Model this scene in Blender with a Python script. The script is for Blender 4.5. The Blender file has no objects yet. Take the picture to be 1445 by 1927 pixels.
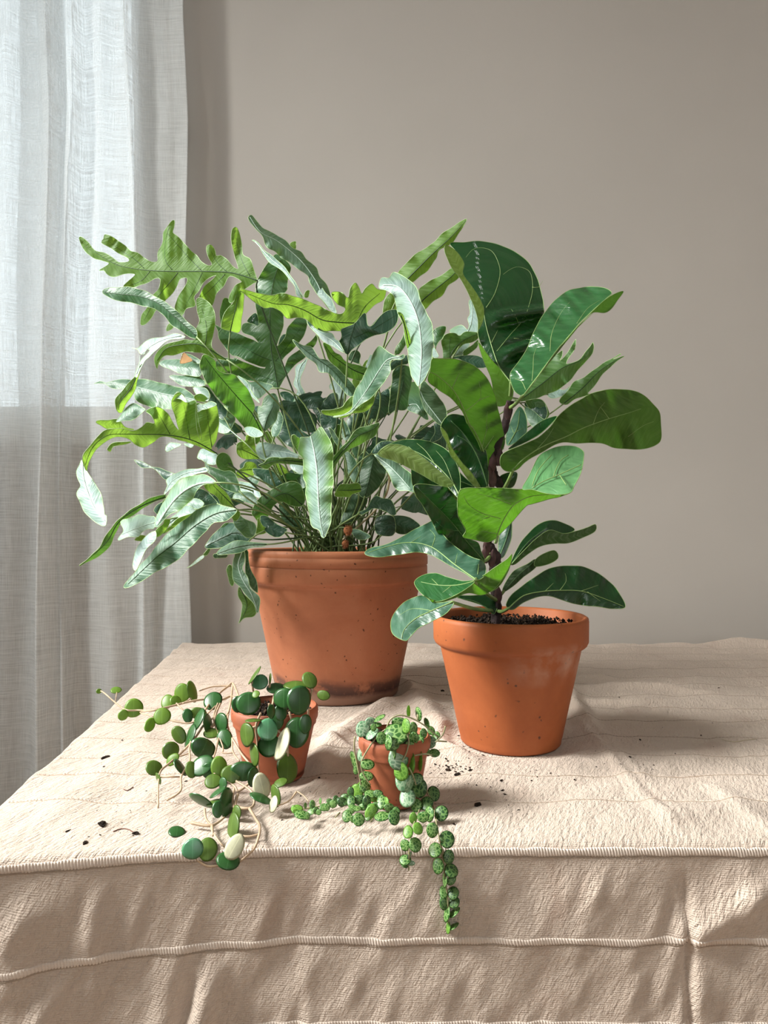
import bpy, bmesh, math, random
import numpy as np
from mathutils import Vector, Matrix, noise as mnoise
from mathutils.geometry import delaunay_2d_cdt

random.seed(7); rng = np.random.default_rng(7)
C = bpy.context.scene.collection
scene = bpy.context.scene

# ------------------------------------------------------------ camera, light, exposure
F = 1250.0; CX, CY = 722.5, 963.5
H = 0.235; T = 0.75                      # camera height over the table, table top height
PITCH = math.atan(36.5 / F)
cam = bpy.data.cameras.new('camera'); camo = bpy.data.objects.new('camera', cam); C.objects.link(camo)
camo.location = (0, 0, T + H); camo.rotation_euler = (math.pi / 2 + PITCH, 0, 0)
cam.sensor_fit = 'VERTICAL'; cam.sensor_height = 24; cam.lens = 24 * F / 1927
cam.clip_start = 0.02; cam.clip_end = 50
scene.camera = camo
vs = scene.view_settings
vs.view_transform = 'Standard'; vs.look = 'None'; vs.gamma = 1; vs.use_curve_mapping = False
vs.exposure = 0.36
try: scene.cycles.use_denoising = True
except Exception: pass
scene.cycles.transparent_max_bounces = 24
scene.cycles.max_bounces = 10
scene.cycles.transmission_bounces = 8
scene.cycles.diffuse_bounces = 5
world = bpy.data.worlds.new('overcast_sky'); scene.world = world; world.use_nodes = True
bg = world.node_tree.nodes['Background']
bg.inputs[0].default_value = (0.86, 0.94, 1.0, 1); bg.inputs[1].default_value = 1.45

def area(name, loc, target, sx, sy, power, col, portal=False):
    l = bpy.data.lights.new(name, 'AREA'); l.shape = 'RECTANGLE'; l.size = sx; l.size_y = sy
    l.energy = power; l.color = col
    if portal: l.cycles.is_portal = True
    o = bpy.data.objects.new(name, l); C.objects.link(o); o.location = loc
    d = Vector(target) - Vector(loc)
    o.rotation_euler = d.to_track_quat('-Z', 'Y').to_euler()
    return o
# daylight: the bright patch of sky outside the left window (its frame shades the back corner)
area('window_daylight', (-2.65, 0.30, 2.85), (0.2, 0.9, 0.8), 1.1, 1.1, 330, (1.0, 0.965, 0.935))
# the back window: guide for the sky light coming in
area('back_window_portal', (-0.96, 1.49, 1.84), (-0.96, 0.0, 1.84), 0.78, 1.12, 1, (1, 1, 1), True)
area('left_window_portal', (-1.50, 0.10, 1.83), (1.0, 0.10, 1.83), 1.40, 1.46, 1, (1, 1, 1), True)
# fill lamp added behind the camera, before an unseen window in the rear wall
area('rear_fill_light', (0.9, -2.15, 1.7), (0.3, 1.0, 1.0), 1.6, 1.2, 8, (1.0, 0.96, 0.91))

# ------------------------------------------------------------ helpers
cp, sp = math.cos(PITCH), math.sin(PITCH)
def P(px, py, d):
    xc = (px - CX) / F * d; zc = -(py - CY) / F * d
    return Vector((xc, d * cp - zc * sp, T + H + d * sp + zc * cp))
def PA(px, py, d):
    px = np.asarray(px, float); py = np.asarray(py, float); d = np.asarray(d, float)
    xc = (px - CX) / F * d; zc = -(py - CY) / F * d
    return np.stack([xc, d * cp - zc * sp, T + H + d * sp + zc * cp], -1)
def dtab(py, h=0.0):
    """depth at which a pixel row meets the plane h above the table top"""
    return F * (H - h) / max(py - 1000.0, 20)

ZONES = {'p': (0, 0, 1), '1': (130, 390, .2768), '2': (450, 390, .3114), '3': (130, 720, .2768), '4': (430, 720, .3114),
         '5': (680, 420, .4014), '6': (680, 780, .4014), '7': (170, 1230, .3114), '8': (520, 1300, .2768),
         'a': (350, 540, .173), 'b': (550, 540, .173), 'c': (420, 760, .173), 'd': (600, 760, .173),
         'e': (780, 560, .173), 'g': (230, 780, .18685), 'h': (780, 780, .173), 'k': (440, 1000, .2768)}
def pts(s):
    out = []; z = ZONES['p']
    for tok in s.split():
        if tok[0] == '@': z = ZONES[tok[1]]; continue
        a = [float(v) for v in tok.split(',')]
        out.append((z[0] + a[0] * z[2], z[1] + a[1] * z[2]) + tuple(a[2:]))
    return np.array(out, float)

def catmull(p, step, closed=False):
    p = np.asarray(p, float); n = len(p); res = []
    segs = n if closed else n - 1
    for i in range(segs):
        if closed: p0, p1, p2, p3 = p[(i - 1) % n], p[i], p[(i + 1) % n], p[(i + 2) % n]
        else: p0, p1, p2, p3 = p[max(i - 1, 0)], p[i], p[i + 1], p[min(i + 2, n - 1)]
        k = max(1, int(round(np.linalg.norm(p2[:2] - p1[:2]) / step)))
        for j in range(k):
            t = j / k
            res.append(.5 * (2 * p1 + (p2 - p0) * t + (2 * p0 - 5 * p1 + 4 * p2 - p3) * t * t + (3 * p1 - p0 - 3 * p2 + p3) * t ** 3))
    if not closed: res.append(p[-1])
    return np.array(res)

def mesh_obj(name, verts, faces, mat=None, parent=None, smooth=True, uvs=None, mat_idx=None):
    me = bpy.data.meshes.new(name)
    me.from_pydata([tuple(v) for v in verts], [], faces)
    mats = mat if isinstance(mat, (list, tuple)) else [mat]
    for m in mats:
        if m: me.materials.append(m)
    if smooth: me.polygons.foreach_set('use_smooth', [True] * len(me.polygons))
    if mat_idx is not None: me.polygons.foreach_set('material_index', mat_idx)
    if uvs is not None:
        uvl = me.uv_layers.new(name='UVMap')
        li = np.empty(len(me.loops), dtype=np.int32); me.loops.foreach_get('vertex_index', li)
        uvl.data.foreach_set('uv', np.asarray(uvs, dtype=np.float32)[li].ravel())
    me.update()
    o = bpy.data.objects.new(name, me); C.objects.link(o)
    if parent: o.parent = parent; o.matrix_parent_inverse = Matrix.Translation(parent.location).inverted()
    return o
def tag(o, label=None, cat=None, group=None, kind=None):
    if label: o['label'] = label
    if cat: o['category'] = cat
    if group: o['group'] = group
    if kind: o['kind'] = kind
    return o
def thing(name, loc, label, cat, group=None):
    o = bpy.data.objects.new(name, None); C.objects.link(o); o.location = loc; o.empty_display_size = .05
    return tag(o, label, cat, group)

def box_geo(x0, x1, y0, y1, z0, z1, V, Fc):
    b = len(V)
    V += [(x0, y0, z0), (x1, y0, z0), (x1, y1, z0), (x0, y1, z0), (x0, y0, z1), (x1, y0, z1), (x1, y1, z1), (x0, y1, z1)]
    Fc += [(b, b + 3, b + 2, b + 1), (b + 4, b + 5, b + 6, b + 7), (b, b + 1, b + 5, b + 4), (b + 1, b + 2, b + 6, b + 5), (b + 2, b + 3, b + 7, b + 6), (b + 3, b, b + 4, b + 7)]
def box(name, x0, x1, y0, y1, z0, z1, mat, parent=None, bev=0.0):
    V, Fc = [], []; box_geo(x0, x1, y0, y1, z0, z1, V, Fc)
    o = mesh_obj(name, V, Fc, mat, parent, smooth=False)
    if bev:
        m = o.modifiers.new('bevel', 'BEVEL'); m.width = bev; m.segments = 2
    return o

def tube_geo(points, radii, sides, V, Fc, closed=False):
    p = np.asarray(points, float); n = len(p)
    if np.isscalar(radii): radii = np.full(n, radii)
    b = len(V)
    if closed: tang = np.roll(p, -1, 0) - np.roll(p, 1, 0)
    else:
        tang = np.gradient(p, axis=0)
    tang /= np.linalg.norm(tang, axis=1)[:, None] + 1e-12
    up = np.array([.13, -.97, .2]); N = np.cross(tang, up); ln = np.linalg.norm(N, axis=1)
    N[ln < .15] = np.cross(tang[ln < .15], np.array([0, .2, 1.]))
    N /= np.linalg.norm(N, axis=1)[:, None] + 1e-12
    Bn = np.cross(tang, N)
    for i in range(n):
        for k in range(sides):
            a = 2 * math.pi * k / sides
            V.append(tuple(p[i] + (N[i] * math.cos(a) + Bn[i] * math.sin(a)) * radii[i]))
    m = n if closed else n - 1
    for i in range(m):
        j = (i + 1) % n
        for k in range(sides):
            l = (k + 1) % sides
            Fc.append((b + i * sides + k, b + i * sides + l, b + j * sides + l, b + j * sides + k))
    if not closed:
        Fc.append(tuple(b + k for k in range(sides))[::-1]); Fc.append(tuple(b + (n - 1) * sides + k for k in range(sides)))
def tube(name, points, r0, r1, mat, parent=None, sides=6, step=None):
    p = np.asarray(points, float)
    if len(p) > 2: p = catmull_n(p, 5)
    V, Fc = [], []; tube_geo(p, np.linspace(r0, r1, len(p)), sides, V, Fc)
    return mesh_obj(name, V, Fc, mat, parent)
def catmull_n(p, k):
    p = np.asarray(p, float); n = len(p); res = []
    for i in range(n - 1):
        p0, p1, p2, p3 = p[max(i - 1, 0)], p[i], p[i + 1], p[min(i + 2, n - 1)]
        for j in range(k):
            t = j / k
            res.append(.5 * (2 * p1 + (p2 - p0) * t + (2 * p0 - 5 * p1 + 4 * p2 - p3) * t * t + (3 * p1 - p0 - 3 * p2 + p3) * t ** 3))
    res.append(p[-1]); return np.array(res)
def lathe(name, prof, cx, cy, cz, mat, parent=None, n=96, wob=0.0):
    V, Fc = [], []; m = len(prof)
    for i in range(n):
        a = 2 * math.pi * i / n
        for r, z in prof:
            rr = r * (1 + wob * math.sin(a * 2 + 1.0)); V.append((cx + rr * math.cos(a), cy + rr * math.sin(a), cz + z))
    for i in range(n):
        j = (i + 1) % n
        for k in range(m - 1):
            Fc.append((i * m + k, j * m + k, j * m + k + 1, i * m + k + 1))
    return mesh_obj(name, V, Fc, mat, parent)

# ------------------------------------------------------------ materials
class NT:
    def __init__(s, name):
        s.m = bpy.data.materials.new(name); s.m.use_nodes = True; s.t = s.m.node_tree; s.n = s.t.nodes; s.l = s.t.links
        s.n.clear(); s.out = s.n.new('ShaderNodeOutputMaterial')
    def node(s, ty, **kw):
        nd = s.n.new(ty)
        for k, v in kw.items(): setattr(nd, k, v)
        return nd
    def link(s, a, b): s.l.new(a, b)
    def val(s, inp, v):
        if hasattr(v, 'is_output') or isinstance(v, bpy.types.NodeSocket): s.link(v, inp)
        else: inp.default_value = v
    def noise(s, vec, scale, detail=3, rough=.5, dist=0):
        nd = s.node('ShaderNodeTexNoise'); nd.inputs['Scale'].default_value = scale; nd.inputs['Detail'].default_value = detail
        nd.inputs['Roughness'].default_value = rough; nd.inputs['Distortion'].default_value = dist
        if vec is not None: s.link(vec, nd.inputs['Vector'])
        return nd.outputs['Fac']
    def node_noise_col(s, vec, scale):
        nd = s.node('ShaderNodeTexNoise'); nd.inputs['Scale'].default_value = scale; s.link(vec, nd.inputs['Vector']); return nd.outputs['Color']
    def ramp(s, fac, stops):
        nd = s.node('ShaderNodeValToRGB'); s.link(fac, nd.inputs[0]); e = nd.color_ramp.elements
        while len(e) > 1: e.remove(e[-1])
        e[0].position = stops[0][0]; e[0].color = (*stops[0][1], 1) if len(stops[0][1]) == 3 else stops[0][1]
        for p, c in stops[1:]:
            x = e.new(p); x.color = (*c, 1)
        return nd.outputs[0]
    def mix(s, fac, a, b, mode='MIX'):
        nd = s.node('ShaderNodeMix', data_type='RGBA', blend_type=mode)
        s.val(nd.inputs[0], fac); s.val(nd.inputs[6], (*a, 1) if isinstance(a, tuple) else a); s.val(nd.inputs[7], (*b, 1) if isinstance(b, tuple) else b)
        return nd.outputs[2]
    def math(s, op, a, b=0.0, c=0.0, clamp=False):
        nd = s.node('ShaderNodeMath', operation=op, use_clamp=clamp); s.val(nd.inputs[0], a); s.val(nd.inputs[1], b); s.val(nd.inputs[2], c)
        return nd.outputs[0]
    def coord(s, kind='Object', scale=None, rot=None, loc=None):
        tc = s.node('ShaderNodeTexCoord'); v = tc.outputs[kind]
        if scale or rot or loc:
            mp = s.node('ShaderNodeMapping'); s.link(v, mp.inputs[0])
            if scale: mp.inputs['Scale'].default_value = scale
            if rot: mp.inputs['Rotation'].default_value = rot
            if loc: mp.inputs['Location'].default_value = loc
            v = mp.outputs[0]
        return v
    def bump(s, h, strength, dist, normal=None):
        nd = s.node('ShaderNodeBump'); nd.inputs['Strength'].default_value = strength; nd.inputs['Distance'].default_value = dist
        s.link(h, nd.inputs['Height'])
        if normal is not None: s.link(normal, nd.inputs['Normal'])
        return nd.outputs[0]
    def principled(s, col, rough=.5, normal=None, spec=.5, **kw):
        nd = s.node('ShaderNodeBsdfPrincipled'); s.val(nd.inputs['Base Color'], (*col, 1) if isinstance(col, tuple) else col)
        s.val(nd.inputs['Roughness'], rough); s.val(nd.inputs['Specular IOR Level'], spec)
        if normal is not None: s.link(normal, nd.inputs['Normal'])
        for k, v in kw.items(): s.val(nd.inputs[k.replace('_', ' ')], v)
        return nd.outputs[0]
    def finish(s, sh): s.link(sh, s.out.inputs[0]); return s.m

def simple(name, col, rough=.6, nscale=60, var=.15, bump=.2, bdist=.001, spec=.4):
    n = NT(name); v = n.coord('Object'); f = n.noise(v, nscale, 4)
    a = tuple(c * (1 - var) for c in col); b = tuple(min(1, c * (1 + var)) for c in col)
    return n.finish(n.principled(n.ramp(f, [(.3, a), (.7, b)]), rough, n.bump(f, bump, bdist), spec))

def leaf_mat(name, upper, under, trans, tw=.35, rough=.4, urough=.6, spec=.5, ribscale=22, bstr=.8, blotch=None, glauc=None, margin=None, stri=.9, edge=None):
    """two-sided leaf: upper and under colours, light passing through, fine cross striation from the midrib"""
    n = NT(name)
    uv = n.coord('UV'); ob = n.coord('Object')
    geo = n.node('ShaderNodeNewGeometry'); back = geo.outputs['Backfacing']
    big = n.noise(ob, 32, 3, .55)
    up = n.mix(big, tuple(c * .72 for c in upper), tuple(min(1, c * 1.3) for c in upper))
    if glauc:
        g2 = n.noise(ob, 17, 2, .5, .6)
        up = n.mix(n.ramp(g2, [(.40, (0, 0, 0)), (.66, (1, 1, 1))]), up, glauc)
    un = n.mix(big, tuple(c * .8 for c in under), tuple(min(1, c * 1.2) for c in under))
    if blotch:
        sp_ = n.noise(ob, 90, 2)
        up = n.mix(n.ramp(sp_, [(.62, (0, 0, 0)), (.7, (1, 1, 1))]), up, blotch)
    col = n.mix(back, up, un)
    # striation across the blade
    mp = n.node('ShaderNodeMapping'); n.link(uv, mp.inputs[0]); mp.inputs['Scale'].default_value = (3, ribscale, 1)
    sx = n.node('ShaderNodeSeparateXYZ'); n.link(uv, sx.inputs[0])
    ax = n.math('ABSOLUTE', sx.outputs[0]); sk = n.math('ADD', sx.outputs[1], n.math('MULTIPLY', ax, .9))
    cb = n.node('ShaderNodeCombineXYZ'); n.val(cb.inputs[0], n.math('MULTIPLY', sx.outputs[0], 4.0)); n.val(cb.inputs[1], n.math('MULTIPLY', sk, ribscale))
    st = n.noise(cb.outputs[0], 1.0, 3, .6)
    col = n.mix(n.math('MULTIPLY', n.math('SUBTRACT', st, .45), stri, clamp=True), col, n.mix(.45, col, (.75, .85, .7)))
    col = n.mix(n.math('MULTIPLY', n.math('SUBTRACT', .58, st), 2.6, clamp=True), col, n.mix(.5, col, (.01, .04, .02)))
    if edge:
        em = n.ramp(n.math('ADD', ax, n.math('MULTIPLY', n.math('SUBTRACT', big, .5), .18)), [(.10, (0, 0, 0)), (.24, (1, 1, 1))])
        col = n.mix(n.math('MULTIPLY', em, n.math('SUBTRACT', 1.0, back)), col, edge)
    nor = n.bump(st, bstr, .0012)
    pr = n.principled(col, n.mix(back, (rough,) * 3, (urough,) * 3), nor, spec)
    tr = n.node('ShaderNodeBsdfTranslucent'); n.val(tr.inputs[0], n.mix(big, tuple(c * .8 for c in trans), trans)); n.link(nor, tr.inputs['Normal'])
    mx = n.node('ShaderNodeMixShader'); mx.inputs[0].default_value = tw; n.link(pr, mx.inputs[1]); n.link(tr.outputs[0], mx.inputs[2])
    return n.finish(mx.outputs[0])

M = {}
M['fern_glauc'] = leaf_mat('fern_glaucous_leaf', (.065, .165, .10), (.12, .24, .08), (.26, .50, .06), .24, .43, .55, .6, glauc=(.155, .26, .205), edge=(.085, .20, .07))
M['fern_mid'] = leaf_mat('fern_green_leaf', (.032, .11, .045), (.055, .15, .032), (.22, .50, .04), .30, .38, .5, .55, glauc=(.065, .16, .09))
M['fern_young'] = leaf_mat('fern_young_leaf', (.085, .21, .04), (.10, .23, .035), (.40, .68, .07), .48, .45, .55, .4)
M['fern_dark'] = leaf_mat('fern_shaded_leaf', (.016, .062, .038), (.026, .085, .03), (.08, .26, .04), .18, .36, .5, .6, glauc=(.035, .105, .075))  # darker copy of the fern green, shade put into the colour
M['fern_white'] = leaf_mat('fern_sheen_leaf', (.24, .36, .31), (.16, .30, .09), (.35, .55, .20), .24, .46, .5, .6, glauc=(.33, .45, .45), edge=(.20, .33, .22))  # pale tone holds painted window sheen besides the waxy bloom
M['fern_mid2'] = leaf_mat('fern_green_underside', (.045, .13, .03), (.05, .15, .03), (.19, .50, .035), .36, .40, .5, .55)
M['fern_strap'] = leaf_mat('fern_silver_strap', (.15, .28, .19), (.13, .26, .08), (.40, .66, .10), .30, .45, .5, .6, glauc=(.28, .41, .385), edge=(.14, .29, .07))
M['fern_big'] = leaf_mat('fern_grey_green_leaf', (.045, .135, .075), (.08, .18, .06), (.18, .40, .08), .18, .46, .5, .55, glauc=(.13, .25, .18), stri=1.6)
M['fern_dull'] = leaf_mat('fern_dull_leaf', (.07, .14, .07), (.13, .22, .09), (.2, .4, .1), .25, .5, .6, .4)
M['fuzz'] = simple('rust_brown_fuzz', (.28, .10, .04), .9, 300, .4)
M['fern_rib'] = simple('fern_midrib', (.018, .055, .012), .5, 80)
M['fern_rib_pale'] = simple('fern_pale_midrib', (.48, .60, .52), .5, 80)
M['fern_margin'] = simple('fern_leaf_margin', (.45, .62, .30), .5, 80)
M['stalk'] = simple('fern_stalk', (.17, .24, .09), .5, 40, .25)
M['stalk_dark'] = simple('fern_dark_stalk', (.05, .085, .035), .5, 40, .25)
M['stalk_pale'] = simple('fern_pale_stalk', (.50, .42, .27), .5, 40, .2)
M['dry'] = simple('dry_leaf_tip', (.55, .30, .13), .7, 60, .3)
M['fig_up'] = leaf_mat('fig_leaf_glossy', (.005, .034, .008), (.07, .14, .02), (.06, .34, .02), .12, .22, .55, .5, ribscale=12, bstr=.6, stri=.12)
M['fig_light'] = leaf_mat('fig_leaf_light', (.04, .15, .03), (.085, .19, .025), (.25, .62, .04), .30, .25, .5, .55, ribscale=12, bstr=.6)
M['fig_under'] = leaf_mat('fig_leaf_underside', (.015, .07, .015), (.042, .092, .012), (.12, .34, .015), .2, .3, .6, .35, ribscale=12, bstr=.7, stri=.25)
M['fig_dull'] = leaf_mat('fig_leaf_dusty', (.02, .075, .04), (.07, .13, .03), (.08, .3, .03), .1, .34, .6, .6, ribscale=12, bstr=.6, glauc=(.05, .12, .08), stri=.3)
M['fig_vein'] = simple('fig_leaf_vein', (.20, .31, .10), .5, 80)
M['fig_vein_dim'] = simple('fig_leaf_dim_vein', (.07, .15, .045), .5, 80)
M['fig_margin'] = simple('fig_leaf_margin', (.20, .31, .10), .5, 80)
M['fig_bark'] = simple('fig_bark', (.035, .02, .02), .85, 90, .5, .9, .003)
M['fig_petiole'] = simple('fig_petiole', (.16, .24, .07), .5, 60, .25)

def terracotta(name, base, dark, light, kind):
    n = NT(name); ob = n.coord('Object'); sep = n.node('ShaderNodeSeparateXYZ'); n.link(ob, sep.inputs[0]); z = sep.outputs[2]
    big = n.noise(ob, 11, 4, .6, .5); fine = n.noise(ob, 260, 3, .6)
    col = n.ramp(big, [(.28, dark), (.52, base), (.75, light)])
    col = n.mix(n.math('MULTIPLY', fine, .22), col, tuple(c * .55 for c in base))
    # small dark specks
    vor = n.node('ShaderNodeTexVoronoi'); vor.inputs['Scale'].default_value = 95; n.link(n.mix(.012, ob, n.node_noise_col(ob, 60)), vor.inputs['Vector'])
    spk = n.ramp(vor.outputs['Distance'], [(.07, (1, 1, 1)), (.14, (0, 0, 0))])
    spsel = n.ramp(n.noise(ob, 21, 2), [(.46, (0, 0, 0)), (.54, (1, 1, 1))])
    col = n.mix(n.mix(1.0, spk, spsel, 'MULTIPLY'), col, (.09, .03, .015))
    st = n.noise(ob, 38, 5, .7)
    if kind == 'old':
        nz = n.math('ADD', z, n.math('MULTIPLY', n.math('SUBTRACT', n.noise(ob, 16, 3), .5), .022))
        ring = n.ramp(n.math('MULTIPLY', nz, 10), [(.10, (0, 0, 0)), (.17, (1, 1, 1)), (.27, (.8, .8, .8)), (.36, (0, 0, 0))])
        fac = n.math('MULTIPLY', ring, n.ramp(st, [(.37, (0, 0, 0)), (.52, (1, 1, 1))]))
        damp = n.ramp(n.math('MULTIPLY', nz, 10), [(.16, (1, 1, 1)), (.5, (0, 0, 0))])
        col = n.mix(n.math('MULTIPLY', damp, .42), col, (.22, .10, .06))
        grey = n.ramp(n.math('MULTIPLY', nz, 10), [(.12, (1, 1, 1)), (.2, (0, 0, 0))])
        col = n.mix(n.math('MULTIPLY', grey, .75), col, (.24, .15, .11))
        col = n.mix(fac, col, (.075, .035, .028))
    if kind == 'bloom':
        zz = n.ramp(n.math('MULTIPLY', z, 5), [(.36, (0, 0, 0)), (.46, (1, 1, 1)), (.56, (1, 1, 1)), (.6, (0, 0, 0))])
        side = n.ramp(n.math('ADD', n.math('MULTIPLY', sep.outputs[0], 5), .5), [(.35, (0, 0, 0)), (.62, (1, 1, 1))])
        fac = n.math('MULTIPLY', n.math('MULTIPLY', zz, side), n.ramp(n.noise(ob, 22, 4, .6), [(.40, (0, 0, 0)), (.75, (.6, .6, .6))]))
        col = n.mix(fac, col, (.62, .45, .36))
    if kind == 'small':
        col = n.mix(n.ramp(n.noise(ob, 30, 4), [(.55, (0, 0, 0)), (.75, (.6, .6, .6))]), col, (.30, .14, .10))
    return n.finish(n.principled(col, .62, n.bump(fine, .18, .0006), .35))
M['pot_old'] = terracotta('aged_terracotta', (.44, .155, .075), (.36, .12, .058), (.50, .20, .105), 'old')
M['pot_new'] = terracotta('orange_terracotta', (.35, .093, .027), (.27, .066, .018), (.40, .12, .038), 'bloom')
M['pot_small'] = terracotta('small_terracotta', (.36, .105, .048), (.27, .075, .035), (.41, .15, .075), 'small')

def soil_mat():
    n = NT('potting_soil'); ob = n.coord('Object'); f = n.noise(ob, 160, 5, .7); g = n.noise(ob, 420, 3)
    col = n.ramp(f, [(.3, (.006, .004, .003)), (.55, (.022, .014, .010)), (.72, (.10, .06, .035))])
    return n.finish(n.principled(col, .95, n.bump(g, .9, .004), .15))
M['soil'] = soil_mat()

def wall_mat(name='painted_plaster', col=(.475, .438, .405)):
    n = NT(name); ob = n.coord('Object'); f = n.noise(ob, 3, 3); g = n.noise(ob, 420, 3, .6)
    c = n.ramp(f, [(.3, tuple(x * .97 for x in col)), (.7, tuple(x * 1.03 for x in col))])
    c = n.mix(n.math('MULTIPLY', g, .10), c, tuple(x * .7 for x in col))
    return n.finish(n.principled(c, .8, n.bump(g, .10, .0008), .25))
M['wall'] = wall_mat()
M['ceiling'] = wall_mat('white_ceiling_paint', (.75, .73, .70))
M['frame'] = simple('white_window_paint', (.84, .84, .82), .4, 30, .04, .05)
M['wood'] = simple('table_wood', (.25, .15, .08), .5, 14, .3)
M['metal'] = simple('dark_metal', (.09, .08, .075), .45, 60)

def floor_mat():
    n = NT('oak_floorboards'); v = n.coord('Object', scale=(1, 1, 1))
    w = n.node('ShaderNodeTexNoise'); w.inputs['Scale'].default_value = 3; mp = n.node('ShaderNodeMapping'); n.link(v, mp.inputs[0]); mp.inputs['Scale'].default_value = (12, 1, 1); n.link(mp.outputs[0], w.inputs['Vector']); w.inputs['Detail'].default_value = 5
    return n.finish(n.principled(n.ramp(w.outputs['Fac'], [(.3, (.22, .14, .08)), (.7, (.36, .25, .16))]), .5, n.bump(w.outputs['Fac'], .1, .001), .4))
M['floor'] = floor_mat()

def glass_mat():
    n = NT('window_glass'); tr = n.node('ShaderNodeBsdfTransparent'); tr.inputs[0].default_value = (.96, .98, .97, 1)
    gl = n.node('ShaderNodeBsdfGlossy'); gl.inputs['Roughness'].default_value = .02
    fr = n.node('ShaderNodeLayerWeight'); fr.inputs[0].default_value = .5
    fac = n.math('MULTIPLY_ADD', n.math('POWER', fr.outputs['Facing'], 5.0), .9, .04)
    mx = n.node('ShaderNodeMixShader'); n.link(fac, mx.inputs[0]); n.link(tr.outputs[0], mx.inputs[1]); n.link(gl.outputs[0], mx.inputs[2])
    return n.finish(mx.outputs[0])
M['glass'] = glass_mat()

def sheer_mat(name, see, col=(.79, .80, .80)):
    n = NT(name); uv = n.coord('UV')
    def thread(sx_, sy_, d=4):
        mp = n.node('ShaderNodeMapping'); n.link(uv, mp.inputs[0]); mp.inputs['Scale'].default_value = (sx_, sy_, 1)
        return n.noise(mp.outputs[0], 1, d, .7)
    warp = thread(900, 14); weft = thread(10, 750); slub = thread(14, 260, 5)
    t = n.math('ADD', n.math('MULTIPLY', warp, .45), n.math('ADD', n.math('MULTIPLY', weft, .35), n.math('MULTIPLY', slub, .30)))
    dens = n.math('MULTIPLY_ADD', n.math('SUBTRACT', t, .55), 2.2, 1.0 - see, clamp=True)
    df = n.node('ShaderNodeBsdfDiffuse'); n.val(df.inputs[0], (*col, 1)); n.link(n.bump(t, .3, .001), df.inputs['Normal'])
    tl = n.node('ShaderNodeBsdfTranslucent'); n.val(tl.inputs[0], (col[0] * .98, col[1] * .98, col[2] * .98, 1))
    m1 = n.node('ShaderNodeMixShader'); m1.inputs[0].default_value = .42; n.link(df.outputs[0], m1.inputs[1]); n.link(tl.outputs[0], m1.inputs[2])
    tp = n.node('ShaderNodeBsdfTransparent')
    m2 = n.node('ShaderNodeMixShader'); n.link(dens, m2.inputs[0]); n.link(tp.outputs[0], m2.inputs[1]); n.link(m1.outputs[0], m2.inputs[2])
    return n.finish(m2.outputs[0])
M['sheer'] = sheer_mat('sheer_linen', .20)
M['sheer_hem'] = sheer_mat('sheer_linen_hem', .15)

def cloth_mat(name, col, band=False):
    n = NT(name); uv = n.coord('UV')                      # uv in metres along the cloth
    def tx(sx_, sy_, rot=0, d=3, r=.6, dist=0):
        mr = n.node('ShaderNodeMapping'); n.link(uv, mr.inputs[0]); mr.inputs['Rotation'].default_value = (0, 0, rot)
        mp = n.node('ShaderNodeMapping'); n.link(mr.outputs[0], mp.inputs[0]); mp.inputs['Scale'].default_value = (sx_, sy_, 1)
        return n.noise(mp.outputs[0], 1, d, r, dist)
    crink = n.math('ADD', n.math('MULTIPLY', tx(320, 95, math.radians(27), 4, .65, .3), .85), n.math('MULTIPLY', tx(150, 55, math.radians(24), 3, .6, .4), .25))
    weft = tx(140, 950, 0, 2); warp = tx(950, 150, 0, 2); big = tx(9, 9, 0, 4, .6)
    wv = n.node('ShaderNodeTexWave', wave_type='BANDS', bands_direction='Y'); n.link(uv, wv.inputs['Vector']); wv.inputs['Scale'].default_value = 210; wv.inputs['Distortion'].default_value = 1.2; wv.inputs['Detail'].default_value = 1
    h = n.math('ADD', n.math('MULTIPLY', crink, 1.5), n.math('ADD', n.math('MULTIPLY', weft, .32), n.math('MULTIPLY', wv.outputs['Fac'], .09)))
    c = n.ramp(big, [(.3, tuple(x * .93 for x in col)), (.7, tuple(min(1, x * 1.05) for x in col))])
    c = n.mix(n.math('MULTIPLY', warp, .35), c, tuple(x * .72 for x in col))
    c = n.mix(n.math('MULTIPLY', wv.outputs['Fac'], .10), c, tuple(x * .6 for x in col))
    stain = n.ramp(tx(16, 7, .3, 3), [(.60, (0, 0, 0)), (.74, (.32, .32, .32))])
    c = n.mix(stain, c, (.36, .20, .14))
    if band: return n.finish(n.principled(c, .9, n.bump(warp, .5, .0006), .1))
    return n.finish(n.principled(c, .92, n.bump(h, 1.0, .0028), .1, Sheen_Weight=.15))
M['cloth'] = cloth_mat('crinkled_linen_cloth', (.64, .52, .435))
M['cloth_band'] = cloth_mat('open_work_band', (.72, .61, .53), True)
M['cloth_seam'] = cloth_mat('open_work_seam', (.38, .30, .235), True)

M['fig_light2'] = leaf_mat('fig_rolled_underside', (.13, .24, .05), (.175, .27, .055), (.3, .5, .06), .2, .45, .55, .45, ribscale=14, bstr=.6)
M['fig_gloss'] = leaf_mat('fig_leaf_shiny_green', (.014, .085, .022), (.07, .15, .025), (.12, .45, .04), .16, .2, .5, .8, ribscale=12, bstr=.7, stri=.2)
M['fig_bright'] = leaf_mat('fig_leaf_lit_underside', (.03, .13, .02), (.055, .15, .015), (.2, .56, .02), .34, .4, .55, .45, ribscale=14, bstr=.5)  # lit copy of the underside: light put into a brighter green
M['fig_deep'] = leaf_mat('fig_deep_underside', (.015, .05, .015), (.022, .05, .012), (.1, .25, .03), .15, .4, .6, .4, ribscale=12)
M['fig_pale'] = leaf_mat('fig_leaf_bluish', (.025, .09, .05), (.07, .13, .04), (.1, .32, .06), .12, .3, .6, .7, ribscale=12, bstr=.6, glauc=(.07, .16, .11), stri=.3)
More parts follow.
